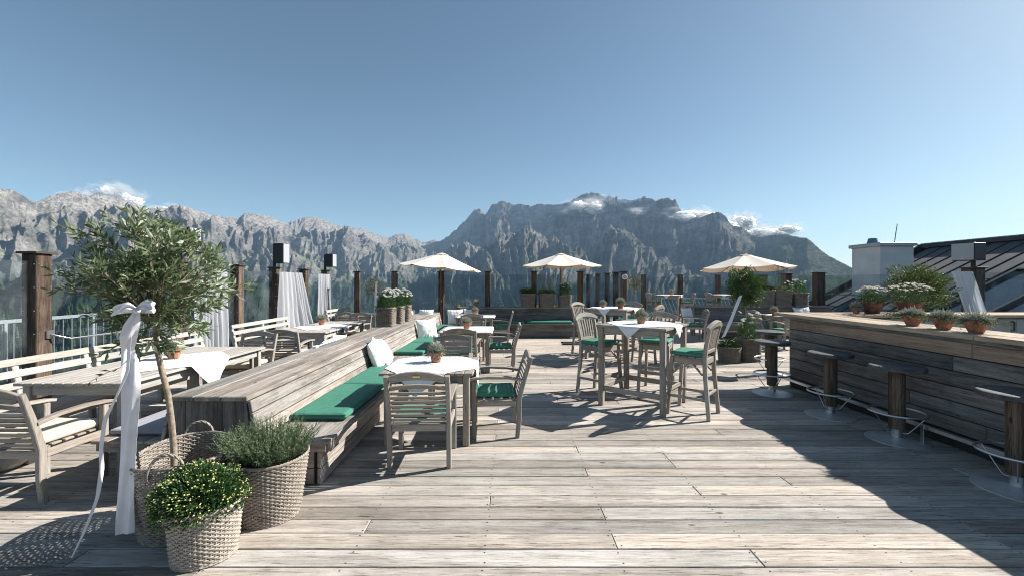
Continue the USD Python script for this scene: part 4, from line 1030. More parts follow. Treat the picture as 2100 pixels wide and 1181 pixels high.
def bar_chair(label, x, y, rz_, group='tall slatted bar chairs'):
    """Bar chair looking along +y: splayed legs, vertical back slats under an arched crest."""
    t = thing('bar_chair', label, 'bar chair', (x, y, 0), rz_, group)
    hs = .735
    for s in (-1, 1):
        part(t, 'front_leg', bar((s * .225, .245, 0), (s * .195, .195, hs), .044, .044, up=(0, 1, 0)), teak('z'))
        pts = [(s * .215, -.25, 0), (s * .195, -.205, .5), (s * .19, -.195, hs), (s * .20, -.215, .90), (s * .215, -.255, 1.08), (s * .22, -.275, 1.125)]
        part(t, 'back_post', sweep(pts, .042, [.045, .048, .052, .045, .038, .034], up=(0, 1, 0)), teak('z'), smooth=40)
        part(t, 'side_rail', box(s * .192 - .013, s * .192 + .013, -.17, .172, hs - .075, hs - .002), teak('y'))
        for e in (-1, 1):
            part(t, 'corner_brace', bar((s * .195, e * .175, hs - .20), (s * .192, e * .06, hs - .075), .022, .03, up=(1, 0, 0)), teak('y'))
        part(t, 'side_stretcher', bar((s * .213, -.225, .24), (s * .215, .225, .24), .022, .034), teak('y'))
    for yy in (-.195, .195):
        part(t, 'seat_rail', box(-.17, .17, yy - .013, yy + .013, hs - .075, hs - .002), teak('x'))
    part(t, 'foot_rail', bar((-.205, .226, .31), (.205, .226, .31), .026, .05), teak('x'))
    part(t, 'rear_stretcher', bar((-.20, -.225, .30), (.20, -.225, .30), .022, .034), teak('x'))
    for i in range(4):
        yy = -.14 + i * .095
        part(t, 'seat_slat', box(-.205, .205, yy - .04, yy + .04, hs, hs + .018), teak('x'))
    c = lambda q: 1 - (q / .26) ** 2
    xs_ = np.linspace(-.27, .27, 13)
    part(t, 'crest_rail', sweep([(q, -.285 + .028 * (1 - c(q)), 1.115 + .055 * c(q)) for q in xs_], .05, [.05 + .022 * c(q) for q in xs_], up=(0, -.2, 1)), teak('x'), smooth=40)
    part(t, 'lower_back_rail', bar((-.185, -.212, .82), (.185, -.212, .82), .024, .045, up=(0, -.15, 1)), teak('x'))
    for i in range(6):
        q = -.135 + i * .054
        part(t, 'back_slat', sweep([(q, -.213, .84), (q * 1.03, -.232, .95), (q * 1.1, -.268, 1.10)], .026, .012, up=(0, 1, 0)), teak('z'))
    part(t, 'seat_pad', cushion(-.215, .215, -.19, .215, hs + .020, .055, 9), GREEN, smooth=50)
    return t

def toward(x, y, tx, ty): return math.degrees(math.atan2(ty - y, tx - x)) - 90
ac = armchair('armchair seen from behind at the nearest table, small brass plate on its rail', -.82, 4.07, 2)
copy(ac, 'armchair side-on at the right of the nearest table, green pad in shade', (-.145, 4.86, 0), 93)
copy(ac, 'armchair facing the camera behind the nearest table, its back in shadow', (-.82, 6.0, 0), 184)
copy(ac, 'armchair seen from behind at the second table', (-.83, 7.55, 0), -2)
copy(ac, 'armchair side-on at the right of the second table', (-.16, 8.28, 0), 92)
copy(ac, 'armchair facing the camera behind the second table', (-.82, 9.35, 0), 180)
copy(ac, 'armchair seen from behind at the third table', (-.93, 10.9, 0), 0)
copy(ac, 'armchair side-on at the right of the third table', (-.27, 11.65, 0), 90)
pc = armchair('armchair with a cream pad cut by the left picture edge', -3.80, 3.47, -2, teak, BEIGE, .075, 'pale armchairs of the left tables')
copy(pc, 'dark-backed armchair at the far end of the two nearest left tables', (-3.98, 6.42, 0), 178)
copy(pc, 'armchair at the near end of the long left table, back towards the camera', (-3.80, 7.38, 0), 4)
copy(pc, 'armchair at the far end of the long left table', (-3.80, 10.5, 0), 178)
copy(pc, 'armchair at the near end of the farthest left table', (-4.2, 11.3, 0), 3)
copy(ac, 'shaded armchair at the left end of the right far bench', (5.30, 12.3, 0), 80, 'slatted garden armchairs')
copy(ac, 'armchair seen from behind at the table half hidden by the bar', (PX(1615, 10.9), 10.9, 0), 5)
copy(ac, 'armchair at the left side of the table behind the bar end', (7.15, 11.9, 0), -90)
bch = bar_chair('bar chair at the left of the nearest bar table', 1.36, 6.46, toward(1.36, 6.46, *B1))
copy(bch, 'bar chair in the foreground right of the nearest bar table', (2.36, 5.49, 0), toward(2.36, 5.49, *B1))
copy(bch, 'bar chair behind the nearest bar table, arched crest in shade', (2.28, 6.62, 0), toward(2.28, 6.62, *B1) + 2)
copy(bch, 'bar chair at the left of the second bar table', (1.80, 10.0, 0), toward(1.80, 10.0, *B2))
copy(bch, 'bar chair at the right of the second bar table', (2.92, 9.05, 0), toward(2.92, 9.05, *B2))
copy(bch, 'bar chair behind the second bar table', (2.80, 10.15, 0), toward(2.80, 10.15, *B2))
copy(bch, 'bar chair at the left of the distant bar table', (PX(1340, 19.2), 19.2, 0), -75)
copy(bch, 'bar chair at the right of the distant bar table', (PX(1409, 18.6), 18.6, 0), 85)
copy(bch, 'bar chair beside the dark post, left of the bay tree', (PX(1463, 19.2), 19.2, 0), -80)

# pale benches with backs along the left glass
def back_bench(label, y0, y1):
    t = thing('garden_bench', label, 'bench', (-4.92, (y0 + y1) / 2, 0), 0, 'pale garden benches along the left glass')
    L = (y1 - y0) / 2
    for yy in (-L + .03, 0, L - .03):
        part(t, 'back_post', sweep([(.02, yy, 0), (0, yy, .42), (-.05, yy, .7), (-.10, yy, .90)], .06, [.05, .055, .05, .045], up=(1, 0, 0)), palewood('z'), smooth=40)
        part(t, 'front_leg', box(.40, .455, yy - .03, yy + .03, 0, .40), palewood('z'))
        part(t, 'seat_beam', box(.03, .44, yy - .02, yy + .02, .34, .40), palewood('x'))
    for z, x in ((.875, -.088), (.76, -.060), (.645, -.034)):
        part(t, 'back_rail', bar((x + .022, -L, z), (x + .022, L, z), .022, .072, up=(-.24, 0, 1)), palewood('y'))
    for i in range(5):
        x = .02 + i * .096
        part(t, 'seat_slat', box(x, x + .086, -L, L, .402, .426), palewood('y'))
    part(t, 'front_rail', box(.415, .44, -L + .06, L - .06, .32, .395), palewood('y'))
back_bench('pale bench with open back along the left glass, nearest the camera', 3.55, 5.05)
back_bench('pale bench with open back behind the olive trunk', 5.11, 6.9)
back_bench('pale bench with open back at the long left table, before the curtain', 7.65, 9.6)
back_bench('farthest pale bench along the left glass', 11.6, 13.3)
back_bench_far = None
# ------------------------------------------------------------------ the bar
rng = np.random.default_rng(31)
bar_t = thing('bar_counter', 'long dark plank-clad bar counter with a weathered larch top', 'bar counter')
BX, BEND, BNEAR = 4.49, 6.85, 1.0
zc = 1.173
for i, (a, b) in enumerate(((4.44, 4.64), (4.645, 4.845), (4.85, 5.05))):
    ys = xs_split(BNEAR, 7.17, 40 + i)
    for y0, y1 in zip(ys[:-1], ys[1:]): part(bar_t, 'top_board', box(a, b, y0 + .002, y1 - .002, zc - .05, zc - rng.uniform(0, .002), .006), capwood('y'))
for za, zb, x in ((zc - .052, zc - .085, BX - .02), ):
    part(bar_t, 'edge_board', box(BX - .03, BX + .02, BNEAR, BEND + .1, zb, za, .004), barwood('y'))
ztop_ = zc - .088
nb = 6; hb = (ztop_ - .16) / nb
for i in range(nb):
    zb = ztop_ - i * hb; za = zb - hb + .009
    ys = xs_split(BNEAR, BEND, 50 + 3 * i)
    for y0, y1 in zip(ys[:-1], ys[1:]):
        part(bar_t, 'cladding_board', box(BX, BX + .028, y0 + .002, y1 - .002, za, zb, .005), wood('larch_stained', 'y', (.15, .10, .07), (.28, .19, .13), (.38, .28, .21), vary=.15, stain=.5) if i == 0 else barwood('y'))
part(bar_t, 'backing', box(BX + .032, BX + .048, BNEAR, BEND - .035, .004, zc - .056, .002), UNDER)
part(bar_t, 'plinth', box(BX + .05, BX + .10, BNEAR, BEND - .03, .0, .16, .004), UNDER)
part(bar_t, 'end_panel', box(BX + .002, 5.0, BEND - .03, BEND - .002, .0, zc - .055, .003), barwood('x'))
# far wing
wing_x1 = 9.4
for i in range(3):
    part(bar_t, 'top_board', box(5.055 if i == 0 else 5.055, wing_x1, 6.62 + i * .19, 6.805 + i * .19, zc - .05, zc - .001 * i, .006), capwood('x'))
INOX = plain('grey_front', (.33, .335, .34), rough=.45, metal=.25, noise=.06, nscale=3)
xx = 5.06
for k, w_ in enumerate((.95, .95, 1.0, 1.3)):
    p = part(bar_t, 'front_panel', box(xx + .004, xx + w_ - .004, 6.70, 6.72, .12, zc - .07, .003), INOX)
    part(p, 'handle', tube([(xx + w_ - .08, 6.70, .92), (xx + w_ - .08, 6.66, .92), (xx + w_ - .08, 6.66, 1.06), (xx + w_ - .08, 6.70, 1.06)], .012, 6), BLACK)
    xx += w_
part(bar_t, 'wing_back', box(5.06, wing_x1, 7.12, 7.15, .0, zc - .055, .003), barwood('x'))
fr_ = thing('foot_rail', 'flat steel foot rail on brackets along the bar foot', 'foot rail')
part(fr_, 'rail', box(4.28, 4.325, BNEAR, 6.95, .165, .205, .004), STEEL)
for yy in (1.9, 3.15, 4.42, 5.66, 6.88):
    part(fr_, 'bracket', merge([box(4.27, 4.282, yy - .02, yy + .02, .001, .20, .002), box(4.27, 4.48, yy - .018, yy + .018, .148, .160, .002)]), STEEL)

def stool(label, x, y, rz_=0):
    t = thing('bar_stool', label, 'bar stool', (x, y, 0), rz_, 'round post bar stools along the counter')
    part(t, 'base_plate', lathe([(0, 0), (.27, 0), (.27, .006), (.262, .010), (.12, .022), (.06, .036), (0, .036)], 44), STEELB, smooth=30)
    part(t, 'sleeve', lathe([(0, .03), (.047, .03), (.047, .135), (0, .135)], 24), STEEL, smooth=30)
    part(t, 'post', lathe([(0, .125), (.066, .125), (.071, .135), (.071, .745), (0, .745)], 28), wood('round_post', 'z', (.025, .02, .017), (.085, .062, .047), (.20, .15, .115), vary=.25, stain=.55, bump=.8, knots=1), smooth=40)
    th = np.linspace(0, 2 * math.pi, 48, endpoint=False)
    part(t, 'foot_ring', tube(np.stack([.24 * np.cos(th), .24 * np.sin(th), np.full(48, .30)], 1), .0125, 10, closed=True), STEEL, smooth=True)
    for a in (20, 140, 260):
        c, s = math.cos(math.radians(a)), math.sin(math.radians(a))
        part(t, 'strut', tube([(.238 * c, .238 * s, .296), (.10 * c, .10 * s, .10), (.075 * c, .075 * s, .085), (.048 * c, .048 * s, .09)], .006, 6), STEEL, smooth=True)
    part(t, 'seat', lathe([(0, .746), (.225, .746), (.238, .752), (.242, .768), (.238, .788), (.225, .796), (0, .797)], 48), wood('stool_seat', 'x', (.03, .03, .031), (.07, .07, .072), (.14, .14, .145), vary=.2, stain=.4, bump=.4, rough=.6, spec=.3), smooth=35)
    return t
st = stool('bar stool standing at the far end of the bar counter', 3.97, 6.45)
for lab, x, y, r in (('bar stool in the sun just beyond the end of the counter', 4.72, 7.75, 40), ('second bar stool along the counter, fully in its shadow', 4.05, 5.385, 75),
                     ('bar stool with the brown scuffed post, below the left terracotta pots', 4.13, 4.55, 160), ('nearest bar stool, cut by the right picture edge', 4.11, 3.45, 200)):
    copy(st, lab, (x, y, 0), r)

# ------------------------------------------------------------------ parasols
CANVAS = mat('parasol_canvas', {'tc': ('texture_coordinate', {}), 'n': ('noise_texture', dict(scale=6., detail=3.)), 'r': ('rgb_ramp', dict(ramp=[(.3, (.78, .745, .67)), (.7, (.84, .805, .735))])),
    'd': ('diffuse_bsdf', {}), 't': ('translucent_bsdf', dict(color=(.80, .58, .38))), 'm': ('mix_closure', dict(fac=.22))},
    [('tc.object', 'n.vector'), ('n.fac', 'r.fac'), ('r.color', 'd.color'), ('d.BSDF', 'm.closure1'), ('t.BSDF', 'm.closure2')], surface='m.closure')
def parasol(label, x, y, zap, zrim, R, tilt, az, n=8, phase=0.0, zb=0.0):
    t = thing('parasol', label, 'parasol', (x, y, 0), 0, 'cream parasols over the far benches')
    part(t, 'pole', tube([(0, 0, zb), (0, 0, zrim - .04)], .024, 12), polewood('z'), smooth=40)
    part(t, 'joint', tube([(0, 0, zrim - .06), (0, 0, zrim + .02)], .030, 12), BRASS, smooth=40)
    hgt = zap - zrim
    def tl(m): return mv(rot(rot(rot(m, -az), tilt, 'y'), az), 0, 0, zrim)
    part(t, 'upper_pole', tl(tube([(0, 0, 0), (0, 0, hgt + .03)], .022, 10)), polewood('z'), smooth=40)
    ang = np.arange(n) / n * 2 * math.pi + phase
    for k in range(n):
        a0, a1 = ang[k], ang[k] + 2 * math.pi / n
        def f(u, v):
            rr = .10 + (R - .10) * v
            c0 = np.stack([np.cos(a0) * rr, np.sin(a0) * rr], -1); c1 = np.stack([np.cos(a1) * rr, np.sin(a1) * rr], -1)
            q = c0 + (c1 - c0) * u[..., None]
            z = hgt * (1 - v) ** 1.08 - .035 * np.sin(u * math.pi) * v * R
            return np.concatenate([q, z[..., None]], -1)
        part(t, 'canopy_panel', tl(solid(grid(f, 9, 9), .003)), CANVAS, smooth=True)
        def g(u, v):
            c0 = np.array([np.cos(a0), np.sin(a0)]) * R; c1 = np.array([np.cos(a1), np.sin(a1)]) * R
            q = c0 + (c1 - c0) * u[..., None]
            z = -.035 * np.sin(u * math.pi) * R - .035 * v - .004
            return np.concatenate([q * (1 + .004), z[..., None]], -1)
        part(t, 'rib', tl(bar((math.cos(a0) * .04, math.sin(a0) * .04, hgt - .035), (math.cos(a0) * (R + .012), math.sin(a0) * (R + .012), -.018), .02, .022)), polewood('x'))
        part(t, 'strut', tl(bar((math.cos(a0) * .03, math.sin(a0) * .03, .06), (math.cos(a0) * R * .5, math.sin(a0) * R * .5, hgt * .5 - .03), .016, .016)), polewood('x'))
    vt = []
    for k in range(n):
        a0, a1 = ang[k], ang[k] + 2 * math.pi / n
        def f2(u, v):
            rr = .0 + .20 * v
            q = np.stack([(np.cos(a0) * (1 - u) + np.cos(a1) * u) * rr, (np.sin(a0) * (1 - u) + np.sin(a1) * u) * rr], -1)
            return np.concatenate([q, (hgt + .035 - .05 * v)[..., None]], -1)
        vt.append(solid(grid(f2, 4, 4), .003))
    part(t, 'vent_cap', tl(merge(vt)), CANVAS)
    part(t, 'finial', tl(mv(blobs([(0, 0, hgt + .05)], .03, rng, 1), 0, 0, 0)), polewood('z'), smooth=True)
    part(t, 'foot', lathe([(0, zb), (.24, zb), (.24, zb + .05), (.05, zb + .07), (.04, zb + .3), (0, zb + .3)], 24), plain('parasol_foot', (.2, .2, .2), rough=.7))
parasol('leftmost cream parasol, tilted, by the corner of the benches', PX(904, 13.55), 13.55, PZ(521, 13.55), PZ(549, 13.55), 1.30, 5.5, 0, phase=.25)
parasol('middle cream parasol above the far planters', PX(1150, 13.6), 13.6, PZ(522, 13.6), PZ(546, 13.6), 1.32, 0, 0, phase=.36)
parasol('rightmost cream parasol with a glowing underside, above the bay tree', PX(1529, 14.2), 14.2, PZ(523, 14.2), PZ(551, 14.2), 1.46, 3, 90, phase=.05)

# ------------------------------------------------------------------ wicker
def wickmat(name, c0, c1, c2):
    return mat(name, {'g': ('geometry', {}), 'tc': ('texture_coordinate', {}), 'n': ('noise_texture', dict(scale=30., detail=5., roughness=.65)),
        'hs': ('math', dict(math_type='multiply', value2=.45)), 'ad': ('math', dict(math_type='multiply_add', value2=.75)),
        'r': ('rgb_ramp', dict(ramp=[(.2, c0), (.55, c1), (.9, c2), (1, c2)])), 'b': ('bump', dict(strength=.3, distance=.002)), 'p': ('principled_bsdf', dict(roughness=.7))},
        [('tc.object', 'n.vector'), ('n.fac', 'ad.value1'), ('g.random_per_island', 'hs.value1'), ('hs.value', 'ad.value3'), ('ad.value', 'r.fac'), ('r.color', 'p.base_color'), ('n.fac', 'b.height'), ('b.normal', 'p.normal')])
WICK = wickmat('pale_wicker', (.14, .115, .09), (.36, .32, .275), (.52, .475, .42))
WICKD = wickmat('brown_wicker', (.095, .078, .064), (.28, .24, .20), (.46, .40, .345))

def ring_xy(th, rx, ry, p):
    c, s = np.cos(th), np.sin(th)
    k = (np.abs(c) ** p + np.abs(s) ** p) ** (-1 / p)
    return rx * k * c, ry * k * s

def basket(parent, rx0, ry0, rx1, ry1, h, rows, stakes, p=2.0, seg=3, sides=5, mat_=None, handles=0, tiltx=0.0, seed=1, soil=.8, hang=0.0, rim_r=None, wave=0.0, soil_mat=None):
    """Woven basket: rods passing in and out of upright stakes, a plaited rim, two bowed handles. tiltx lifts the rim along local x."""
    r_ = random.Random(seed); m = mat_ or WICK
    dz = h / rows; rs = dz * .485
    th = np.linspace(0, 2 * math.pi, stakes * seg, endpoint=False)
    def rim_h(t_): return 1 + tiltx * np.cos(t_) + wave * np.cos(2 * t_)
    W_ = []
    for k in range(rows):
        f = (k + .5) / rows
        rx, ry = rx0 + (rx1 - rx0) * f ** .8, ry0 + (ry1 - ry0) * f ** .8
        off = rs * .85 * np.cos(stakes / 2 * th + k * math.pi) + r_.uniform(-.001, .001)
        x, y = ring_xy(th, rx, ry, p)
        n_ = np.stack([x / rx ** 2, y / ry ** 2], 1); n_ /= np.linalg.norm(n_, axis=1)[:, None]
        P = np.stack([x + n_[:, 0] * off, y + n_[:, 1] * off, f * h * rim_h(th) + rs * .25 * np.sin(th * 3 + k)], 1)
        W_.append(tube(P, rs * r_.uniform(.9, 1.06), sides, closed=True, flat=1.0))
    part(parent, 'weave', merge(W_), m, smooth=True)
    S_ = []
    for k in range(stakes):
        t_ = 2 * math.pi * k / stakes
        pts = []
        for f in np.linspace(0, 1, 7):
            x, y = ring_xy(np.array([t_]), rx0 + (rx1 - rx0) * f ** .8, ry0 + (ry1 - ry0) * f ** .8, p)
            pts.append((x[0], y[0], f * h * rim_h(t_)))
        S_.append(tube(pts, rs * .75, 5))
    part(parent, 'stakes', merge(S_), m, smooth=True)
    R_ = []
    rr = rim_r or rs * 1.15
    t2 = np.linspace(0, 2 * math.pi, 120, endpoint=False)
    for j in range(3):
        ph = t2 * stakes * .4 // 1 * 0 + t2 * round(stakes * .45) + j * 2 * math.pi / 3
        x, y = ring_xy(t2, rx1 + rr * .3, ry1 + rr * .3, p)
        n_ = np.stack([x, y], 1); n_ /= np.linalg.norm(n_, axis=1)[:, None]
        P = np.stack([x + n_[:, 0] * rr * .8 * np.cos(ph), y + n_[:, 1] * rr * .8 * np.cos(ph), h * rim_h(t2) + rr * .6 + rr * .8 * np.sin(ph)], 1)
        R_.append(tube(P, rr * .8, 5, closed=True))
    x, y = ring_xy(t2, rx0 + rs * .6, ry0 + rs * .6, p)
    part(parent, 'rim', merge(R_), m, smooth=True)
    part(parent, 'foot_rim', merge([tube(np.stack([x, y, np.full(120, rs * (1 + 1.8 * j))], 1), rs * 1.05, 5, closed=True) for j in range(2)]), m, smooth=True)
    for a in ([] if not handles else [0, math.pi]):
        H_ = []
        x, y = ring_xy(np.array([a]), rx1, ry1, p)
        hx, hy = x[0], y[0]
        tx_, ty_ = (0, 1)
        s_ = np.linspace(0, math.pi, 22)
        wd, ht = handles, handles * .95
        base = h * rim_h(a)
        for j in range(3):
            ph = s_ * 6 + j * 2 * math.pi / 3
            P = np.stack([hx + rs * .9 * np.cos(ph), hy + wd * np.cos(s_) * (1 + rs * .9 * np.sin(ph)), base - .05 + (ht + .05) * np.sin(s_) ** .8 + rs * .9 * np.sin(ph)], 1)
            H_.append(tube(P, rs * .8, 5))
        part(parent, 'handle', merge(H_), m, smooth=True)
    x, y = ring_xy(t2, 1, 1, p)
    def liner(f, k): return np.stack([x * (rx0 + (rx1 - rx0) * f - rs * 2.2) * k, y * (ry0 + (ry1 - ry0) * f - rs * 2.2) * k, np.full(120, f * h)], 1)
    V = np.vstack([liner(.02, 1), liner(soil, 1), [[0, 0, soil * h + .01]]])
    i = np.arange(120); j = (i + 1) % 120
    F = np.vstack([np.stack([i, j, j + 120], 1), np.stack([i, j + 120, i + 120], 1), np.stack([i + 120, j + 120, np.full(120, 240)], 1)])
    part(parent, 'soil', (V, F), soil_mat or SOIL)

# ------------------------------------------------------------------ plants
L_OLIVE = leafmat('olive_leaf', [(.13, .18, .085), (.32, .38, .23), (.56, .60, .45), (.72, .74, .64)], rough=.42, trans=.4)
L_OLIVE1 = mat('olive_leaf_single', {'g': ('object_info', {}), 'r': ('rgb_ramp', dict(ramp=[(0, (.14, .19, .09)), (.4, (.34, .40, .24)), (.7, (.56, .60, .45)), (1, (.72, .74, .64))])),
    'p': ('principled_bsdf', dict(roughness=.45, specular_ior_level=.4)), 't': ('translucent_bsdf', {}), 'm': ('mix_closure', dict(fac=.4))},
    [('g.random', 'r.fac'), ('r.color', 'p.base_color'), ('r.color', 't.color'), ('p.BSDF', 'm.closure1'), ('t.BSDF', 'm.closure2')], surface='m.closure')
L_CHRYS = leafmat('chrysanthemum_leaf', [(.04, .095, .025), (.085, .175, .045), (.16, .26, .08)], rough=.5, trans=.25)
L_LAV = leafmat('lavender_leaf', [(.13, .18, .095), (.24, .31, .18), (.38, .44, .31)], rough=.7, trans=.2)
L_BAY = leafmat('bay_leaf', [(.05, .095, .025), (.12, .19, .055), (.25, .32, .12)], rough=.35, trans=.25)
L_LIME = leafmat('lime_leaf', [(.07, .11, .02), (.13, .18, .04), (.2, .25, .07)], rough=.6, trans=.3)
L_SILV = leafmat('silver_leaf', [(.34, .35, .29), (.54, .55, .48), (.72, .72, .66)], rough=.8, trans=.15)
L_TRAIL = leafmat('trailing_leaf', [(.10, .14, .06), (.35, .27, .18), (.55, .42, .32)], rough=.7, trans=.2)
PETAL = leafmat('white_petal', [(.78, .78, .74), (.86, .86, .83)], rough=.7, trans=.25)
PURPLE = leafmat('purple_petal', [(.20, .10, .26), (.36, .20, .42)], rough=.7, trans=.25)
BUD = plain('yellow_bud', (.50, .49, .17), rough=.8, noise=.15)
DISC = plain('yellow_disc', (.65, .42, .06), rough=.8, noise=.1)

def dome_points(n, rng, rx, ry, rz_, inner=.55, low=-.15):
    d = unit(rng.normal(size=(n * 3, 3))); d = d[d[:, 2] > low][:n]
    rad = rng.uniform(inner, 1, len(d)) ** .6
    return d * rad[:, None] * np.array([rx, ry, rz_]), d

def bush(parent, name, c, rx, ry, rz_, n, L, Wd, mat_, rng, inner=.5, low=-.2, upb=.35, lump=.25, twigs=0):
    P, D = dome_points(n, rng, rx, ry, rz_, inner, low)
    k = 1 + lump * (meshkit.fbm(D * 2.6 + c[0] * 7, 3, 5) - .5) * 2
    P = P * k[:, None] + np.array(c)
    dirs = unit(D + rng.normal(size=D.shape) * .55 + np.array([0, 0, upb]))
    part(parent, name, leaves(P, dirs, L * rng.uniform(.6, 1.15, len(P)), Wd * rng.uniform(.7, 1.15, len(P)), rng), mat_, kind='stuff')
    if twigs:
        Q = P[rng.integers(0, len(P), twigs)]
        part(parent, 'twigs', merge([tube([c + (q - c) * .05 - np.array([0, 0, rz_ * .3]), c + (q - c) * .55 + rng.normal(size=3) * .01, q], [.004, .003, .0015], 4) for q in Q]), BARK, kind='stuff')
    return P

def puffs(parent, P, r, rng, petals=20, name='flower_head', disc=None, layers=2, flat=False, up=None):
    """Flower heads of radial petals; near ones keep a mesh each."""
    out = []
    for q in P:
        ax = unit(np.array([rng.normal() * .35, rng.normal() * .35 - .1, 1.0]) if up is None else up + rng.normal(size=3) * .2)
        a = unit(np.cross(ax, [1, 0, .01])); b = np.cross(ax, a)
        ms = []
        for l in range(layers):
            th = np.arange(petals) / petals * 2 * math.pi + rng.uniform(0, 6)
            lift = (.12 if flat else .15 + .75 * l / max(1, layers - 1))
            d = unit(np.cos(th)[:, None] * a + np.sin(th)[:, None] * b + ax * lift)
            rr = r * rng.uniform(.85, 1.1, petals) * (1 - .22 * l)
            ms.append(leaves(np.repeat(q[None], petals, 0), d, rr, r * .38, rng, fold=.1, curl=.05, facing=ax))
        h = part(parent, name, merge(ms), PETAL)
        if disc: part(h, 'disc', blobs([q + ax * r * .1], r * disc, rng, 1, .5), DISC, smooth=True)

def stalks(parent, base, P, rng, r=.002, mat_=None):
    part(parent, 'stalks', merge([tube([base + (q - base) * np.array([.2, .2, 0]), base + (q - base) * np.array([.7, .7, .55]), q], [r * 1.4, r * 1.2, r], 4) for q in P]), mat_ or STALK, kind='stuff')

def pot(parent, rt, rb, h, mat_=None, rim=True, z=0):
    pr = [(0, z), (rb, z), (rb * 1.0, z + .004)]
    if rim: pr += [(rt * .86, z + h * .72), (rt * .97, z + h * .725), (rt, z + h * .99), (rt * .96, z + h), (rt * .86, z + h * .99), (rt * .82, z + h * .86), (0, z + h * .86)]
    else: pr += [(rt * .98, z + h * .96), (rt, z + h), (rt * .93, z + h), (rt * .88, z + h * .88), (0, z + h * .88)]
    part(parent, 'pot', lathe(pr, 32), mat_ or TERRA, smooth=35)

def heather_pot(label, x, y, z, rt=.075, h=.115, plant=.10, seed=1, rim=True, trail=0, rx=None, mat_=None, group='terracotta pots of silvery herbs on the tables'):
    g = np.random.default_rng(seed)
    t = thing('potted_herb', label, 'flower pot', (x, y, z), g.uniform(0, 360), group)
    pot(t, rt, rt * .66 if rim else rt * .52, h, mat_, rim, .001)
    rx = rx or rt * 1.35
    part(t, 'soil', lathe([(0, h * .9), (rt * .8, h * .88)][::-1], 20), SOIL)
    n = 900
    d = unit(g.normal(size=(n, 3)) * np.array([1, 1, .6]) + np.array([0, 0, .75]))
    base = np.stack([d[:, 0] * rt * .55, d[:, 1] * rt * .55, np.full(n, h * .88)], 1)
    tip = d * np.array([rx, rx, plant]) * g.uniform(.45, 1.05, (n, 1)) + np.array([0, 0, h * .9])
    P = base + (tip - base) * g.uniform(.3, .75, (n, 1))
    part(t, 'foliage', leaves(P, tip - base + g.normal(size=(n, 3)) * .02, .040 * g.uniform(.6, 1.2, n), .009, g, fold=.1), L_SILV, kind='stuff')
    q = g.integers(0, n, 260)
    part(t, 'sprigs', merge([tube([base[i], (base[i] + tip[i]) / 2 + g.normal(size=3) * .004, tip[i]], [.0016, .0014, .0010], 3) for i in q[:150]]), L_SILV, kind='stuff')
    m2 = 120
    a = g.uniform(0, 2 * math.pi, m2)
    P2 = np.stack([np.cos(a) * rt * .8, np.sin(a) * rt * .8, h + g.uniform(-.01, .02, m2)], 1)
    part(t, 'under_leaves', leaves(P2, np.stack([np.cos(a), np.sin(a), g.uniform(-.4, .5, m2)], 1), .028, .010, g), L_LAV, kind='stuff')
    if trail:
        ms = []
        pts = []
        for k in range(trail):
            a = g.uniform(0, 2 * math.pi); L = g.uniform(.06, .17)
            p0 = np.array([math.cos(a) * rt * .8, math.sin(a) * rt * .8, h]); pp = [p0]
            for j in range(6):
                p0 = p0 + np.array([math.cos(a) * L / 6, math.sin(a) * L / 6, g.uniform(-.010, .014) - .003 * j]); a += g.normal() * .25; pp.append(p0)
            ms.append(tube(pp, .0013, 3)); pts += pp[1:]
        pts = np.repeat(np.array(pts), 3, 0)
        part(t, 'trailing_stems', merge(ms), L_TRAIL, kind='stuff')
        part(t, 'trailing_leaves', leaves(pts, g.normal(size=pts.shape), .017, .010, g), L_TRAIL, kind='stuff')
    return t
# ------------------------------------------------------------------ pots on tables, counter and benches
zt_ = .765
for k, (lab, x, y, z, rt) in enumerate((
    ('pot of silvery herb on the nearest table of the long bench', -.845, 4.90, zt_, .077), ('pot of silvery herb on the second table of the long bench', -.84, 8.37, zt_, .082),
    ('pot of silvery herb on the third table of the long bench', -.95, 11.75, zt_, .08), ('pot of silvery herb on the long left table', -4.03, 9.15, zt_, .082),
    ('terracotta pot half hidden by the olive crown on the left tables', -4.03, 5.12, zt_, .085), ('pot of silvery herb on the nearest bar table', 1.82, 5.90, 1.108, .068),
    ('smaller pot on the left of the second bar table', 2.08, 9.5, 1.108, .055), ('larger pot on the right of the second bar table', 2.38, 9.15, 1.108, .082),
    ('tiny pot on the distant bar table', PX(1377, 18.9), 18.9, 1.108, .09), ('pot on the table behind the bar end', 7.32, 11.8, zt_, .085), ('pot standing on the far bench cap behind the third table', -1.05, 13.4, .887, .085),
    ('small pot at the left end of the bar wing', PX(1753, 6.95), 6.92, 1.174, .062))):
    heather_pot(lab, x, y, z, rt, rt * 1.55, rt * 2.0, 50 + k, rx=rt * 1.4, trail=10 if k in (0, 5, 7) else 0)
for k, (lab, x, y, px_) in enumerate((('left of the three terracotta bowls on the bar counter', 4.72, 5.0, 1868), ('middle of the three terracotta bowls on the bar counter', 4.70, 4.62, 1926), ('right of the three terracotta bowls on the bar counter, fullest plant', 4.68, 4.28, 1990))):
    heather_pot(lab, x, y, 1.174, .108, .122, .128, 80 + k, rim=False, trail=34, rx=.13 if k < 2 else .155, group='terracotta bowls of trailing plants on the bar')

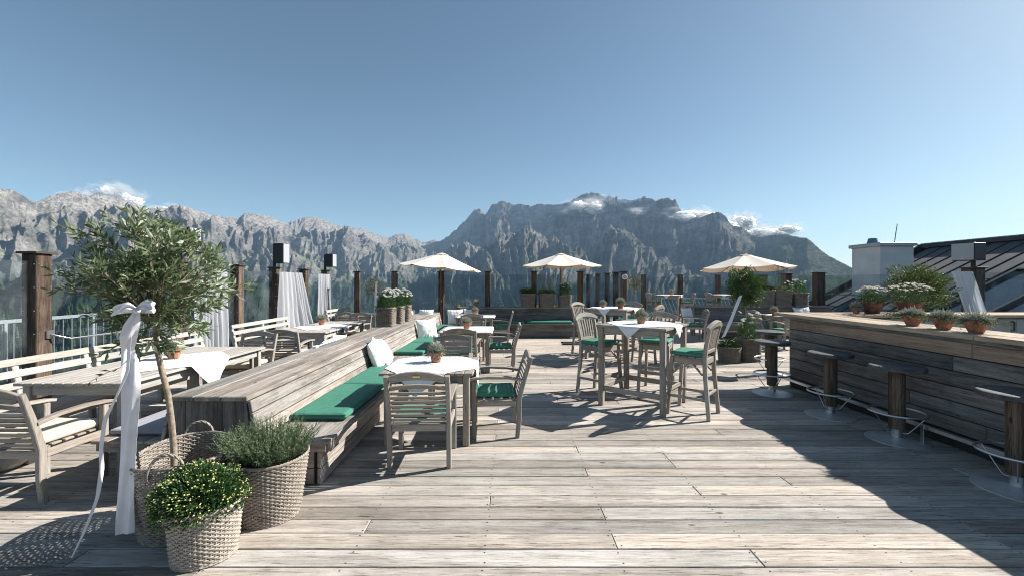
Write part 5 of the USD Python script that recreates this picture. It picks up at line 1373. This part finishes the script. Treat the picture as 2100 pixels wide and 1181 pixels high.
def daisy_pot(label, x, y, z, rt, h, rx, hp, n, seed):
    g = np.random.default_rng(seed)
    t = thing('daisy_pot', label, 'flower pot', (x, y, z), 0, 'rusty pots of white daisies on the bar wing')
    pot(t, rt, rt * .55, h, RUSTP, False, .001)
    bush(t, 'foliage', (0, 0, h * .95), rx * .9, rx * .8, hp * .82, 900, .034, .012, L_BAY, g, inner=.25, low=0)
    a = g.uniform(0, 2 * math.pi, n); r = np.sqrt(g.uniform(0, 1, n)) * rx
    P = np.stack([r * np.cos(a), r * np.sin(a) * .85, h + hp * (.98 - .38 * (r / rx) ** 2) + g.uniform(-.02, .015, n)], 1)
    stalks(t, np.array([0, 0, h * .9]), P, g, .0016)
    puffs(t, P, .031, g, 13, disc=.34, layers=1, flat=True)
daisy_pot('rusty pot of white daisies at the left on the bar wing', PX(1785, 6.95), 6.92, 1.174, .175, .185, .22, .26, 34, 91)
daisy_pot('wide pot of white daisies before the round olive bush', PX(1862, 6.92), 6.90, 1.174, .19, .185, .33, .31, 60, 92)

def planter(label, x, y, z, w, h, seed, kind, p=7, rows=15, stakes=26, taper=.93, group=None, mat_=None, rz_=0, hp=.42, spread=1.25, cat='planter'):
    g = np.random.default_rng(seed)
    t = thing('wicker_planter', label, cat, (x, y, z), rz_, group)
    basket(t, w / 2 * taper, w / 2 * taper, w / 2, w / 2, h, rows, stakes, p, 2, 4, mat_ or WICKD, seed=seed, soil=.86)
    sp = w / 2 * spread
    if kind == 'white':
        bush(t, 'foliage', (0, 0, h * .9), sp, sp, hp * .92, 1500, .05, .017, L_CHRYS, g, inner=.35, low=-.05)
        n = 46
        a = g.uniform(0, 2 * math.pi, n); r = np.sqrt(g.uniform(0, 1, n)) * sp * .98
        P = np.stack([r * np.cos(a), r * np.sin(a), h + hp * (.96 - .42 * (r / sp) ** 2.2) + g.uniform(-.03, .02, n)], 1)
        stalks(t, np.array([0, 0, h * .9]), P, g)
        puffs(t, P, .036, g, 15)
    elif kind == 'fewwhite':
        bush(t, 'foliage', (0, 0, h * .9), sp, sp, hp * .95, 1200, .05, .02, L_CHRYS, g, inner=.3, low=-.05)
        P = np.array([[g.uniform(-1, 1) * sp, g.uniform(-1, 1) * sp, h + hp * g.uniform(.5, 1.02)] for _ in range(15)])
        stalks(t, np.array([0, 0, h * .9]), P, g)
        puffs(t, P, .045, g, 15)
    elif kind == 'heath':
        n = 900
        d = unit(g.normal(size=(n, 3)) * np.array([1, 1, .3]) + np.array([0, 0, 1.3])); P = np.stack([g.uniform(-1, 1, n) * sp * .8, g.uniform(-1, 1, n) * sp * .8, h * .9 + g.uniform(0, hp * .5, n)], 1)
        part(t, 'foliage', leaves(P, d, hp * .42 * g.uniform(.5, 1.2, n), .012, g), L_LIME, kind='stuff')
    elif kind == 'lavender':
        n = 700
        d = unit(g.normal(size=(n, 3)) * np.array([1, 1, .3]) + np.array([0, 0, 1.1])); P = np.stack([g.uniform(-1, 1, n) * sp * .8, g.uniform(-1, 1, n) * sp * .8, h * .9 + g.uniform(0, .14, n)], 1)
        part(t, 'foliage', leaves(P, d, .12 * g.uniform(.5, 1.2, n), .014, g), L_LAV, kind='stuff')
        Q = np.array([[g.normal() * sp * .6, g.normal() * sp * .6, h + hp * g.uniform(.55, 1.05)] for _ in range(42)])
        stalks(t, np.array([0, 0, h * .9]), Q, g, .002)
        part(t, 'blossom', leaves(np.repeat(Q, 9, 0) + g.normal(size=(42 * 9, 3)) * np.array([.006, .006, .03]), rand_dirs(42 * 9, g, .4), .022, .012, g), PURPLE, kind='stuff')
        P3 = np.stack([g.uniform(-1, 1, 60) * sp, g.uniform(-1, 1, 60) * sp, h + g.uniform(0, .1, 60)], 1)
        part(t, 'broad_leaves', leaves(P3, rand_dirs(60, g, .6), .09, .05, g), L_LIME, kind='stuff')
    elif kind == 'green':
        bush(t, 'foliage', (0, 0, h * .95), sp, sp, hp, 1500, .045, .02, L_LIME, g, inner=.3, low=-.05)
    elif kind == 'low':
        bush(t, 'foliage', (0, 0, h * .95), sp, sp, hp, 1300, .05, .014, L_CHRYS, g, inner=.3, low=-.1)
    return t
gp = 'square wicker planters of white flowers on the long bench'
planter('nearest square planter of white chrysanthemums on the long bench', -2.58, 8.96, .757, .33, .37, 101, 'white', group=gp, hp=.42)
planter('middle square planter of white chrysanthemums on the long bench', -2.55, 9.60, .757, .33, .36, 102, 'white', group=gp, hp=.42)
planter('farthest square planter of white chrysanthemums on the long bench', -2.52, 10.16, .757, .32, .35, 103, 'white', group=gp, hp=.42)
gp = 'wicker planters on the far benches'
yb_ = 13.53
planter('far bench planter of yellow-green heath', PX(1083, yb_), yb_, .888, .44, .40, 111, 'heath', group=gp, hp=.32)
planter('far bench planter of tall lavender', PX(1121, yb_), yb_, .888, .46, .40, 112, 'lavender', group=gp, hp=.62)
planter('far bench planter of white flowers beside the middle parasol pole', PX(1153, yb_) + .08, yb_ - .02, .888, .37, .35, 113, 'fewwhite', group=gp, hp=.46)
yb2 = 13.42
planter('large planter with a low green bush on the right far bench', PX(1562, yb2), yb2, .933, .56, .47, 114, 'green', group=gp, hp=.26, spread=1.0)
planter('planter of purple verbena and white blooms on the right far bench', PX(1599, yb2), yb2, .933, .52, .46, 115, 'lavender', group=gp, hp=.85)
planter('planter of white flowers farthest right on the far bench', PX(1637, yb2), yb2, .933, .42, .38, 116, 'fewwhite', group=gp, hp=.48)

# bay tree in its basket, white flowers at its foot, ribbon
def standard_tree(name, label, x, y, ztrunk, c, rx, rz_, n, L, Wd, leaf, seed, rtrunk=.02, lean=(0, 0)):
    g = np.random.default_rng(seed)
    t = thing(name, label, 'tree', (x, y, 0), 0)
    pts = [np.array([0, 0, ztrunk]), np.array([.01 + lean[0] * .3, .0, ztrunk + (c - ztrunk) * .35]), np.array([lean[0] * .7, lean[1], ztrunk + (c - ztrunk) * .7]), np.array([lean[0], lean[1], c])]
    part(t, 'trunk', tube(np.array(pts), [rtrunk * 1.15, rtrunk, rtrunk * .85, rtrunk * .6], 8), BARK, smooth=True)
    bush(t, 'crown', np.array([lean[0], lean[1], c]), rx, rx, rz_, n, L, Wd, leaf, g, inner=.2, low=-1.0, upb=.3, lump=.6, twigs=90)
    return t
bx_, by_ = 5.12, 9.16
planter('square wicker planter with white dahlias under the bay tree', bx_, by_, 0.001, .40, .46, 121, 'fewwhite', hp=.58, spread=1.15, rows=22, mat_=wickmat('mid_wicker', (.09, .072, .057), (.25, .21, .17), (.41, .355, .30)))
planter('round wicker basket of low green leaves beside the bay planter', PX(1494, 9.0), 8.98, 0.001, .44, .31, 122, 'low', p=2.0, taper=.86, rows=17, stakes=30, hp=.20, spread=1.02, mat_=wickmat('mid_wicker', (.09, .072, .057), (.25, .21, .17), (.41, .355, .30)))
standard_tree('bay_tree', 'ball-shaped bay tree with a white ribbon, under the right parasol', bx_ - .04, by_ + .02, .42, 1.56, .37, .42, 4200, .062, .028, L_BAY, 123, .016)
standard_tree('small_olive_tree', 'small olive standard behind the bench planters', PX(768, 11.4), 11.4, .05, 1.52, .27, .33, 1100, .05, .012, leafmat('dry_olive_leaf', [(.08, .09, .03), (.16, .16, .06), (.26, .25, .13)]), 124, .012)
standard_tree('small_olive_tree', 'small olive standard right of the post with the round lamp', PX(1299, 14.8), 14.8, .05, 1.62, .26, .30, 1100, .05, .014, leafmat('dry_olive_leaf', [(.08, .09, .03), (.16, .16, .06), (.26, .25, .13)]), 125, .016, (.05, 0))
standard_tree('olive_bush', 'wide round olive bush standing behind the bar wing', PX(1880, 8.4), 8.4, .05, 1.54, .50, .48, 6500, .062, .02, leafmat('bright_olive_leaf', [(.07, .10, .025), (.13, .17, .05), (.22, .26, .11)]), 126, .03)
for lab, x, y in (('pot of the small olive behind the bench planters', PX(768, 11.4), 11.4), ('pot of the small olive by the lamp post', PX(1299, 14.8), 14.8), ('pot of the round olive bush behind the bar', PX(1880, 8.4), 8.4)):
    t = thing('tree_pot', lab, 'flower pot', (x, y, 0)); pot(t, .2, .14, .34, RUSTP, True, .001)

RIB = plain('white_ribbon', (.62, .62, .65), rough=.6, noise=.06, nscale=9, bump=.25, bscale=22)
LACE = plain('lace_ribbon', (.74, .74, .76), rough=.8, noise=.12, nscale=60, bump=.6, bscale=90)
def strip(path, wdir, w, wr=.0, seed=0, n=None):
    P = np.array(path, float)
    t = np.linspace(0, len(P) - 1, n or len(P) * 8); i = np.minimum(t.astype(int), len(P) - 2); f = (t - i)[:, None]
    # smooth the polyline
    Q = P[i] * (1 - f) + P[i + 1] * f
    for _ in range(6): Q[1:-1] = (Q[:-2] + 2 * Q[1:-1] + Q[2:]) / 4
    wd = np.asarray(wdir, float); wd = np.broadcast_to(wd, Q.shape) if wd.ndim == 1 else np.stack([np.interp(t, np.arange(len(wd)), wd[:, k]) for k in range(3)], 1)
    ww = np.interp(t, np.arange(len(np.atleast_1d(w))), np.atleast_1d(w)) if np.ndim(w) else np.full(len(Q), w)
    T = np.gradient(Q, axis=0); N = unit(np.cross(T, wd))
    u = np.linspace(-.5, .5, 7)
    rip = wr * np.sin(u[None] * 9 + np.linspace(0, 14, len(Q))[:, None] + seed)
    V = (Q[:, None] + unit(wd)[:, None] * (u[None] * ww[:, None])[..., None] + N[:, None] * rip[..., None]).reshape(-1, 3)
    m, k = len(Q), 7
    a = np.arange(m - 1)[:, None] * k + np.arange(k - 1)[None]
    F = np.concatenate([np.stack([a, a + k, a + k + 1], -1).reshape(-1, 3), np.stack([a, a + k + 1, a + 1], -1).reshape(-1, 3)])
    return solid((V, F), .0015)
rb = thing('ribbon', 'lace ribbon hanging slantwise from the bay tree', 'ribbon', (0, 0, 0), 0)
dd = by_ - .36
part(rb, 'tail', strip([(PX(1519, dd), dd, PZ(606, dd)), (PX(1508, dd), dd - .02, PZ(630, dd)), (PX(1495, dd), dd - .03, PZ(662, dd)), (PX(1482, dd), dd - .03, PZ(690, dd))], (1, 0, .35), .085, .006), LACE, smooth=True)
rb = thing('ribbon', 'narrow white ribbon hanging from the small olive behind the planters', 'ribbon')
dd = 11.1
part(rb, 'tail', strip([(PX(772, dd), dd, PZ(578, dd)), (PX(771, dd), dd - .02, PZ(600, dd)), (PX(770, dd), dd - .02, PZ(636, dd))], (1, 0, 0), .05, .004), LACE, smooth=True)

# candles and a floor grate
for lab, x in (('amber candle glass on the far bench between the planters', PX(1102, 13.35)), ('amber candle glass on the far bench by the left parasol', PX(940, 13.35)), ('amber candle glass on the far bench near the lavender', PX(1137, 13.35))):
    t = thing('candle_glass', lab, 'candle', (x, 13.30, .887), 0, 'candle glasses on the far bench')
    part(t, 'glass', lathe([(0, 0), (.035, 0), (.04, .09), (.036, .09), (.032, .012), (0, .012)], 16), plain('amber_glass', (.45, .24, .07), rough=.2), smooth=40)
    part(t, 'candle', lathe([(0, .013), (.028, .013), (.028, .07), (0, .072)], 12), plain('wax', (.75, .70, .60), rough=.6), smooth=40)
gr_ = thing('floor_grate', 'dark slatted grate lying on the deck before the far bench', 'grate', (PX(1182, 11.6), 11.6, .003), 0)
for k in range(14): part(gr_, 'slat', bar((-.36 + k * .055, -.17, .02), (-.32 + k * .055, .17, .02), .028, .03), plain('grate_dark', (.03, .03, .032), rough=.6))
for s in (-1, 1): part(gr_, 'edge', box(-.40, .44, s * .185 - .012, s * .185 + .012, .0, .04), plain('grate_dark', (.03, .03, .032)))
bw = thing('planter_bowl', 'round grey bowl on the deck at the left picture edge', 'bowl', (-4.62, 3.86, .002))
part(bw, 'bowl', lathe([(0, 0), (.15, 0), (.22, .06), (.25, .16), (.25, .19), (.235, .19), (.225, .15), (0, .15)], 40), plain('grey_bowl', (.34, .33, .32), rough=.7), smooth=40)
part(bw, 'soil', lathe([(.222, .152), (0, .158)], 30), SOIL)
mat_cushion('dark mat on the left side seat of the long bench', BC - .93, BC - .40, 3.6, 4.7, zs, .05, plain('grey_canvas', (.30, .30, .33), rough=.85, noise=.05), 'grey mats on the bench')

# ------------------------------------------------------------------ the three front baskets and the olive tree
b1 = thing('wicker_basket', 'large open oval basket with bowed handles round the olive trunk', 'basket', (-2.27, 2.98, .002), 112)
basket(b1, .28, .23, .345, .285, .50, 36, 58, 2.1, 3, 5, WICK, handles=.095, seed=1, soil=.42, wave=.02)
b2 = thing('wicker_basket', 'smallest front basket overflowing with a yellow-budded chrysanthemum', 'basket', (-1.875, 2.63, .002), 32)
basket(b2, .165, .15, .192, .172, .315, 25, 46, 2.1, 3, 5, wickmat('light_wicker', (.20, .17, .14), (.43, .39, .335), (.57, .525, .465)), handles=.058, seed=2, soil=.85)
b3 = thing('wicker_basket', 'right front basket filled with lavender at the bench end', 'basket', (-1.73, 3.08, .002), 30)
basket(b3, .185, .18, .25, .235, .43, 33, 54, 2.1, 3, 5, WICK, seed=3, soil=.85, wave=.02)

g = np.random.default_rng(201)
cm = thing('chrysanthemum_plant', 'dense green chrysanthemum dome dotted with pale yellow buds', 'plant', (-1.875, 2.63, 0))
cc = np.array([-.03, .0, .335])
P = bush(cm, 'foliage', cc, .25, .235, .215, 4200, .032, .015, L_CHRYS, g, inner=.3, low=-.28, upb=.25, lump=.22)
pp, dd_ = dome_points(520, g, .255, .24, .222, .93, -.05)
pp = pp * (1 + .22 * (meshkit.fbm(dd_ * 2.6 + cc[0] * 7, 3, 5) - .5) * 2)[:, None] * 1.03 + cc
part(cm, 'stalks', merge([tube([cc + (q - cc) * .55, q], .0014, 3) for q in pp]), STALK, kind='stuff')
part(cm, 'buds', blobs(pp, g.uniform(.0022, .0058, len(pp)), g, 1, .8), BUD, kind='stuff', smooth=True)

lv = thing('lavender_plant', 'bushy grey-green lavender in the right front basket', 'plant', (-1.73, 3.08, 0))
n = 420
a = g.uniform(0, 2 * math.pi, n); r = np.sqrt(g.uniform(0, 1, n))
base = np.stack([r * np.cos(a) * .19, r * np.sin(a) * .18, np.full(n, .40)], 1)
out = np.stack([r * np.cos(a), r * np.sin(a), 0 * a], 1)
Ls = g.uniform(.15, .29, n)
tipv = unit(out * .75 + g.normal(size=(n, 3)) * .16 + np.array([0, 0, 1.0]))
tips = base + tipv * Ls[:, None]
part(lv, 'stems', merge([tube([base[i], base[i] + tipv[i] * Ls[i] * .55 + g.normal(size=3) * .006, tips[i]], [.0024, .002, .0012], 3) for i in range(n)]), leafmat('lavender_stem', [(.09, .12, .06), (.15, .19, .10)]), kind='stuff')
m = 22
tt = np.tile(np.linspace(.28, 1.0, m), n); ii = np.repeat(np.arange(n), m)
Pl = base[ii] + tipv[ii] * (Ls[ii] * tt)[:, None]
dl = unit(tipv[ii] * .9 + g.normal(size=(n * m, 3)) * .55)
part(lv, 'leaves', leaves(Pl, dl, .034 * g.uniform(.6, 1.2, n * m), .0042, g, fold=.2), L_LAV, kind='stuff')

# olive standard
ot = thing('olive_tree', 'slender olive standard rising from the large open basket', 'tree', (-2.44, 2.98, 0))
def ocoord(px_, py_, d=2.98): return np.array([PX(px_, d) + 2.44, d - 2.98, PZ(py_, d)])
tr = [ocoord(357, 945) * [1, 1, 0] + [0, 0, .2], ocoord(357, 930), ocoord(352, 865), ocoord(345, 810), ocoord(332, 760), ocoord(324, 725), ocoord(318, 680), ocoord(316, 640)]
part(ot, 'trunk', tube(np.array(tr), [.022, .021, .0195, .0185, .018, .017, .014, .010], 10), BARK, smooth=True)
ctr = ocoord(318, 596)
cl, cw = [], []
single = []
g = np.random.default_rng(77)
def twig(p0, d, L, nl, leafL, store, droop=0.0):
    pts = [p0]; d = unit(d)
    for k in range(5):
        d = unit(d + g.normal(size=3) * .10 + np.array([0, 0, .05 - droop])); pts.append(pts[-1] + d * L / 5)
    pts = np.array(pts)
    cw.append(tube(pts, np.linspace(.0032, .0012, 6), 4))
    t = np.linspace(.12, 1.0, nl) * 5
    i = np.minimum(t.astype(int), 4); f = (t - i)[:, None]
    Q = pts[i] * (1 - f) + pts[i + 1] * f
    ax = unit(pts[i + 1] - pts[i])
    side = unit(np.cross(ax, unit(g.normal(size=3)))); ph = np.arange(nl) * 1.57 + g.uniform(0, 6)
    s2 = np.cross(ax, side)
    rad = side * np.cos(ph)[:, None] + s2 * np.sin(ph)[:, None]
    D = unit(ax * .75 + rad * .75 + g.normal(size=(nl, 3)) * .15)
    Ll = leafL * g.uniform(.65, 1.15, nl) * (1 - .35 * np.linspace(0, 1, nl) ** 3)
    store.append((Q, D, Ll))
inner, outer = [], []
limbs = []
for k in range(30):
    d = unit(g.normal(size=3) * np.array([1, 1, .75]) + np.array([0, 0, .25]))
    d[:2] *= np.clip(1 + .85 * d[2], .32, 1.15)
    e = ctr + d * np.array([.36, .33, .33]) * g.uniform(.55, 1.0)
    s = np.array(tr[-1]) + np.array([0, 0, -.06]) * g.uniform(0, 1)
    limbs.append(tube([s, (s + e) / 2 + g.normal(size=3) * .02, e], [.008, .005, .003], 5))
    for q in range(7):
        dd2 = unit(d * .8 + g.normal(size=3) * .60 + np.array([0, 0, .55]))
        f = g.uniform(.35, 1)
        twig(s + (e - s) * f, dd2, g.uniform(.13, .26), int(g.integers(10, 15)), .084, inner)
for (px_, py_, qx, qy) in ((215, 560, 175, 500), (235, 520, 205, 462), (262, 500, 240, 452), (292, 490, 292, 438), (330, 500, 335, 455), (360, 520, 372, 478), (395, 545, 428, 512), (410, 585, 465, 545), (415, 610, 470, 585), (225, 580, 150, 560), (215, 600, 180, 585), (400, 640, 450, 630), (250, 540, 190, 530), (385, 660, 420, 690), (250, 650, 200, 640), (300, 510, 275, 470), (345, 510, 352, 470), (240, 610, 160, 575), (380, 530, 400, 480), (275, 615, 262, 600), (300, 650, 330, 660), (262, 655, 240, 668), (285, 690, 262, 720), (330, 690, 360, 715)):
    for q in range(5):
        p0 = ocoord(px_, py_) + g.normal(size=3) * np.array([.02, .08, .02]); p1 = ocoord(qx, qy) + g.normal(size=3) * np.array([.02, .10, .02])
        twig(p0, p1 - p0, np.linalg.norm(p1 - p0) * 1.05, 13, .094, outer)
p0 = ocoord(300, 735); p1 = ocoord(215, 775)
twig(p0, p1 - p0 + np.array([0, -.1, 0]), .36, 9, .06, outer, .04)
part(ot, 'limbs', merge(limbs), BARK, smooth=True)
part(ot, 'twigs', merge(cw), BARK, kind='stuff')
Q, D, Ll = (np.concatenate([x[k] for x in inner]) for k in range(3))
part(ot, 'crown', leaves(Q, D, Ll, Ll * .265, g, fold=.16, curl=.12), L_OLIVE, kind='stuff')
Q, D, Ll = (np.concatenate([x[k] for x in outer]) for k in range(3))
order = np.argsort(-Ll)
for i in order[:290]:
    part(ot, 'leaf', leaves(Q[i:i + 1], D[i:i + 1], Ll[i:i + 1], Ll[i:i + 1] * .26, g, fold=.16, curl=.12), L_OLIVE1)
part(ot, 'outer_leaves', leaves(Q[order[290:]], D[order[290:]], Ll[order[290:]], Ll[order[290:]] * .26, g, fold=.16, curl=.12), L_OLIVE, kind='stuff')

# satin ribbon: bow, broad tail, thin curling tail
rb = thing('ribbon', 'broad white satin ribbon tied in a bow on the olive tree, tail to the floor', 'ribbon')
d0 = 2.66
def rc(px_, py_, dy=0.0): return (PX(px_, d0 + dy), d0 + dy, PZ(py_, d0 + dy))
part(rb, 'bow_loop', strip([rc(281, 636), rc(262, 625, -.03), rc(240, 634, -.05), rc(229, 640, -.01), rc(240, 637, .05), rc(262, 636, .05), rc(281, 638, .02)], (.15, .1, 1), [.025, .04, .058, .055, .045, .035, .02], .006, 1), RIB, smooth=True)
part(rb, 'bow_loop', strip([rc(281, 636), rc(295, 622, -.03), rc(312, 627, -.05), rc(318, 632, -.01), rc(308, 634, .04), rc(295, 636, .05), rc(281, 638, .02)], (-.1, .1, 1), [.025, .045, .062, .065, .05, .035, .02], .006, 3), RIB, smooth=True)
part(rb, 'knot', blobs([rc(281, 637, -.02)], .018, g, 2, .9), RIB, smooth=True)
part(rb, 'broad_tail', strip([rc(280, 640, -.01), rc(270, 665, -.02), rc(263, 690, -.02), rc(262, 715, .03), rc(267, 745, .03), rc(269, 790, 0), rc(266, 850, 0), rc(262, 950, 0), rc(258, 1030, 0), rc(256, 1094, -.02)], np.array([(1, .1, .2), (1, .3, .1), (.8, .6, 0), (.5, .9, 0), (.8, .5, 0), (1, .2, 0), (1, .1, 0), (1, .1, 0), (1, .05, .05), (1, .05, .08)]), [.04, .08, .085, .06, .085, .098, .102, .101, .100, .102], .009, 5, 120), RIB, smooth=True)
part(rb, 'thin_tail', strip([rc(266, 690, -.01), rc(262, 760, -.02), rc(240, 810, -.03), rc(215, 860, -.03), rc(207, 920, -.03), rc(209, 960, -.02), rc(200, 1020, -.04), rc(175, 1085, -.10), rc(147, 1143, -.15)], np.array([(1, 0, 0), (1, .3, .2), (.9, .3, .4), (.6, .8, 0), (1, .4, 0), (.5, .9, 0), (.9, .2, .3), (.8, .4, .4), (.7, .5, .3)]), [.02, .018, .016, .022, .02, .024, .022, .018, .010], .0, 2, 120), RIB, smooth=True)
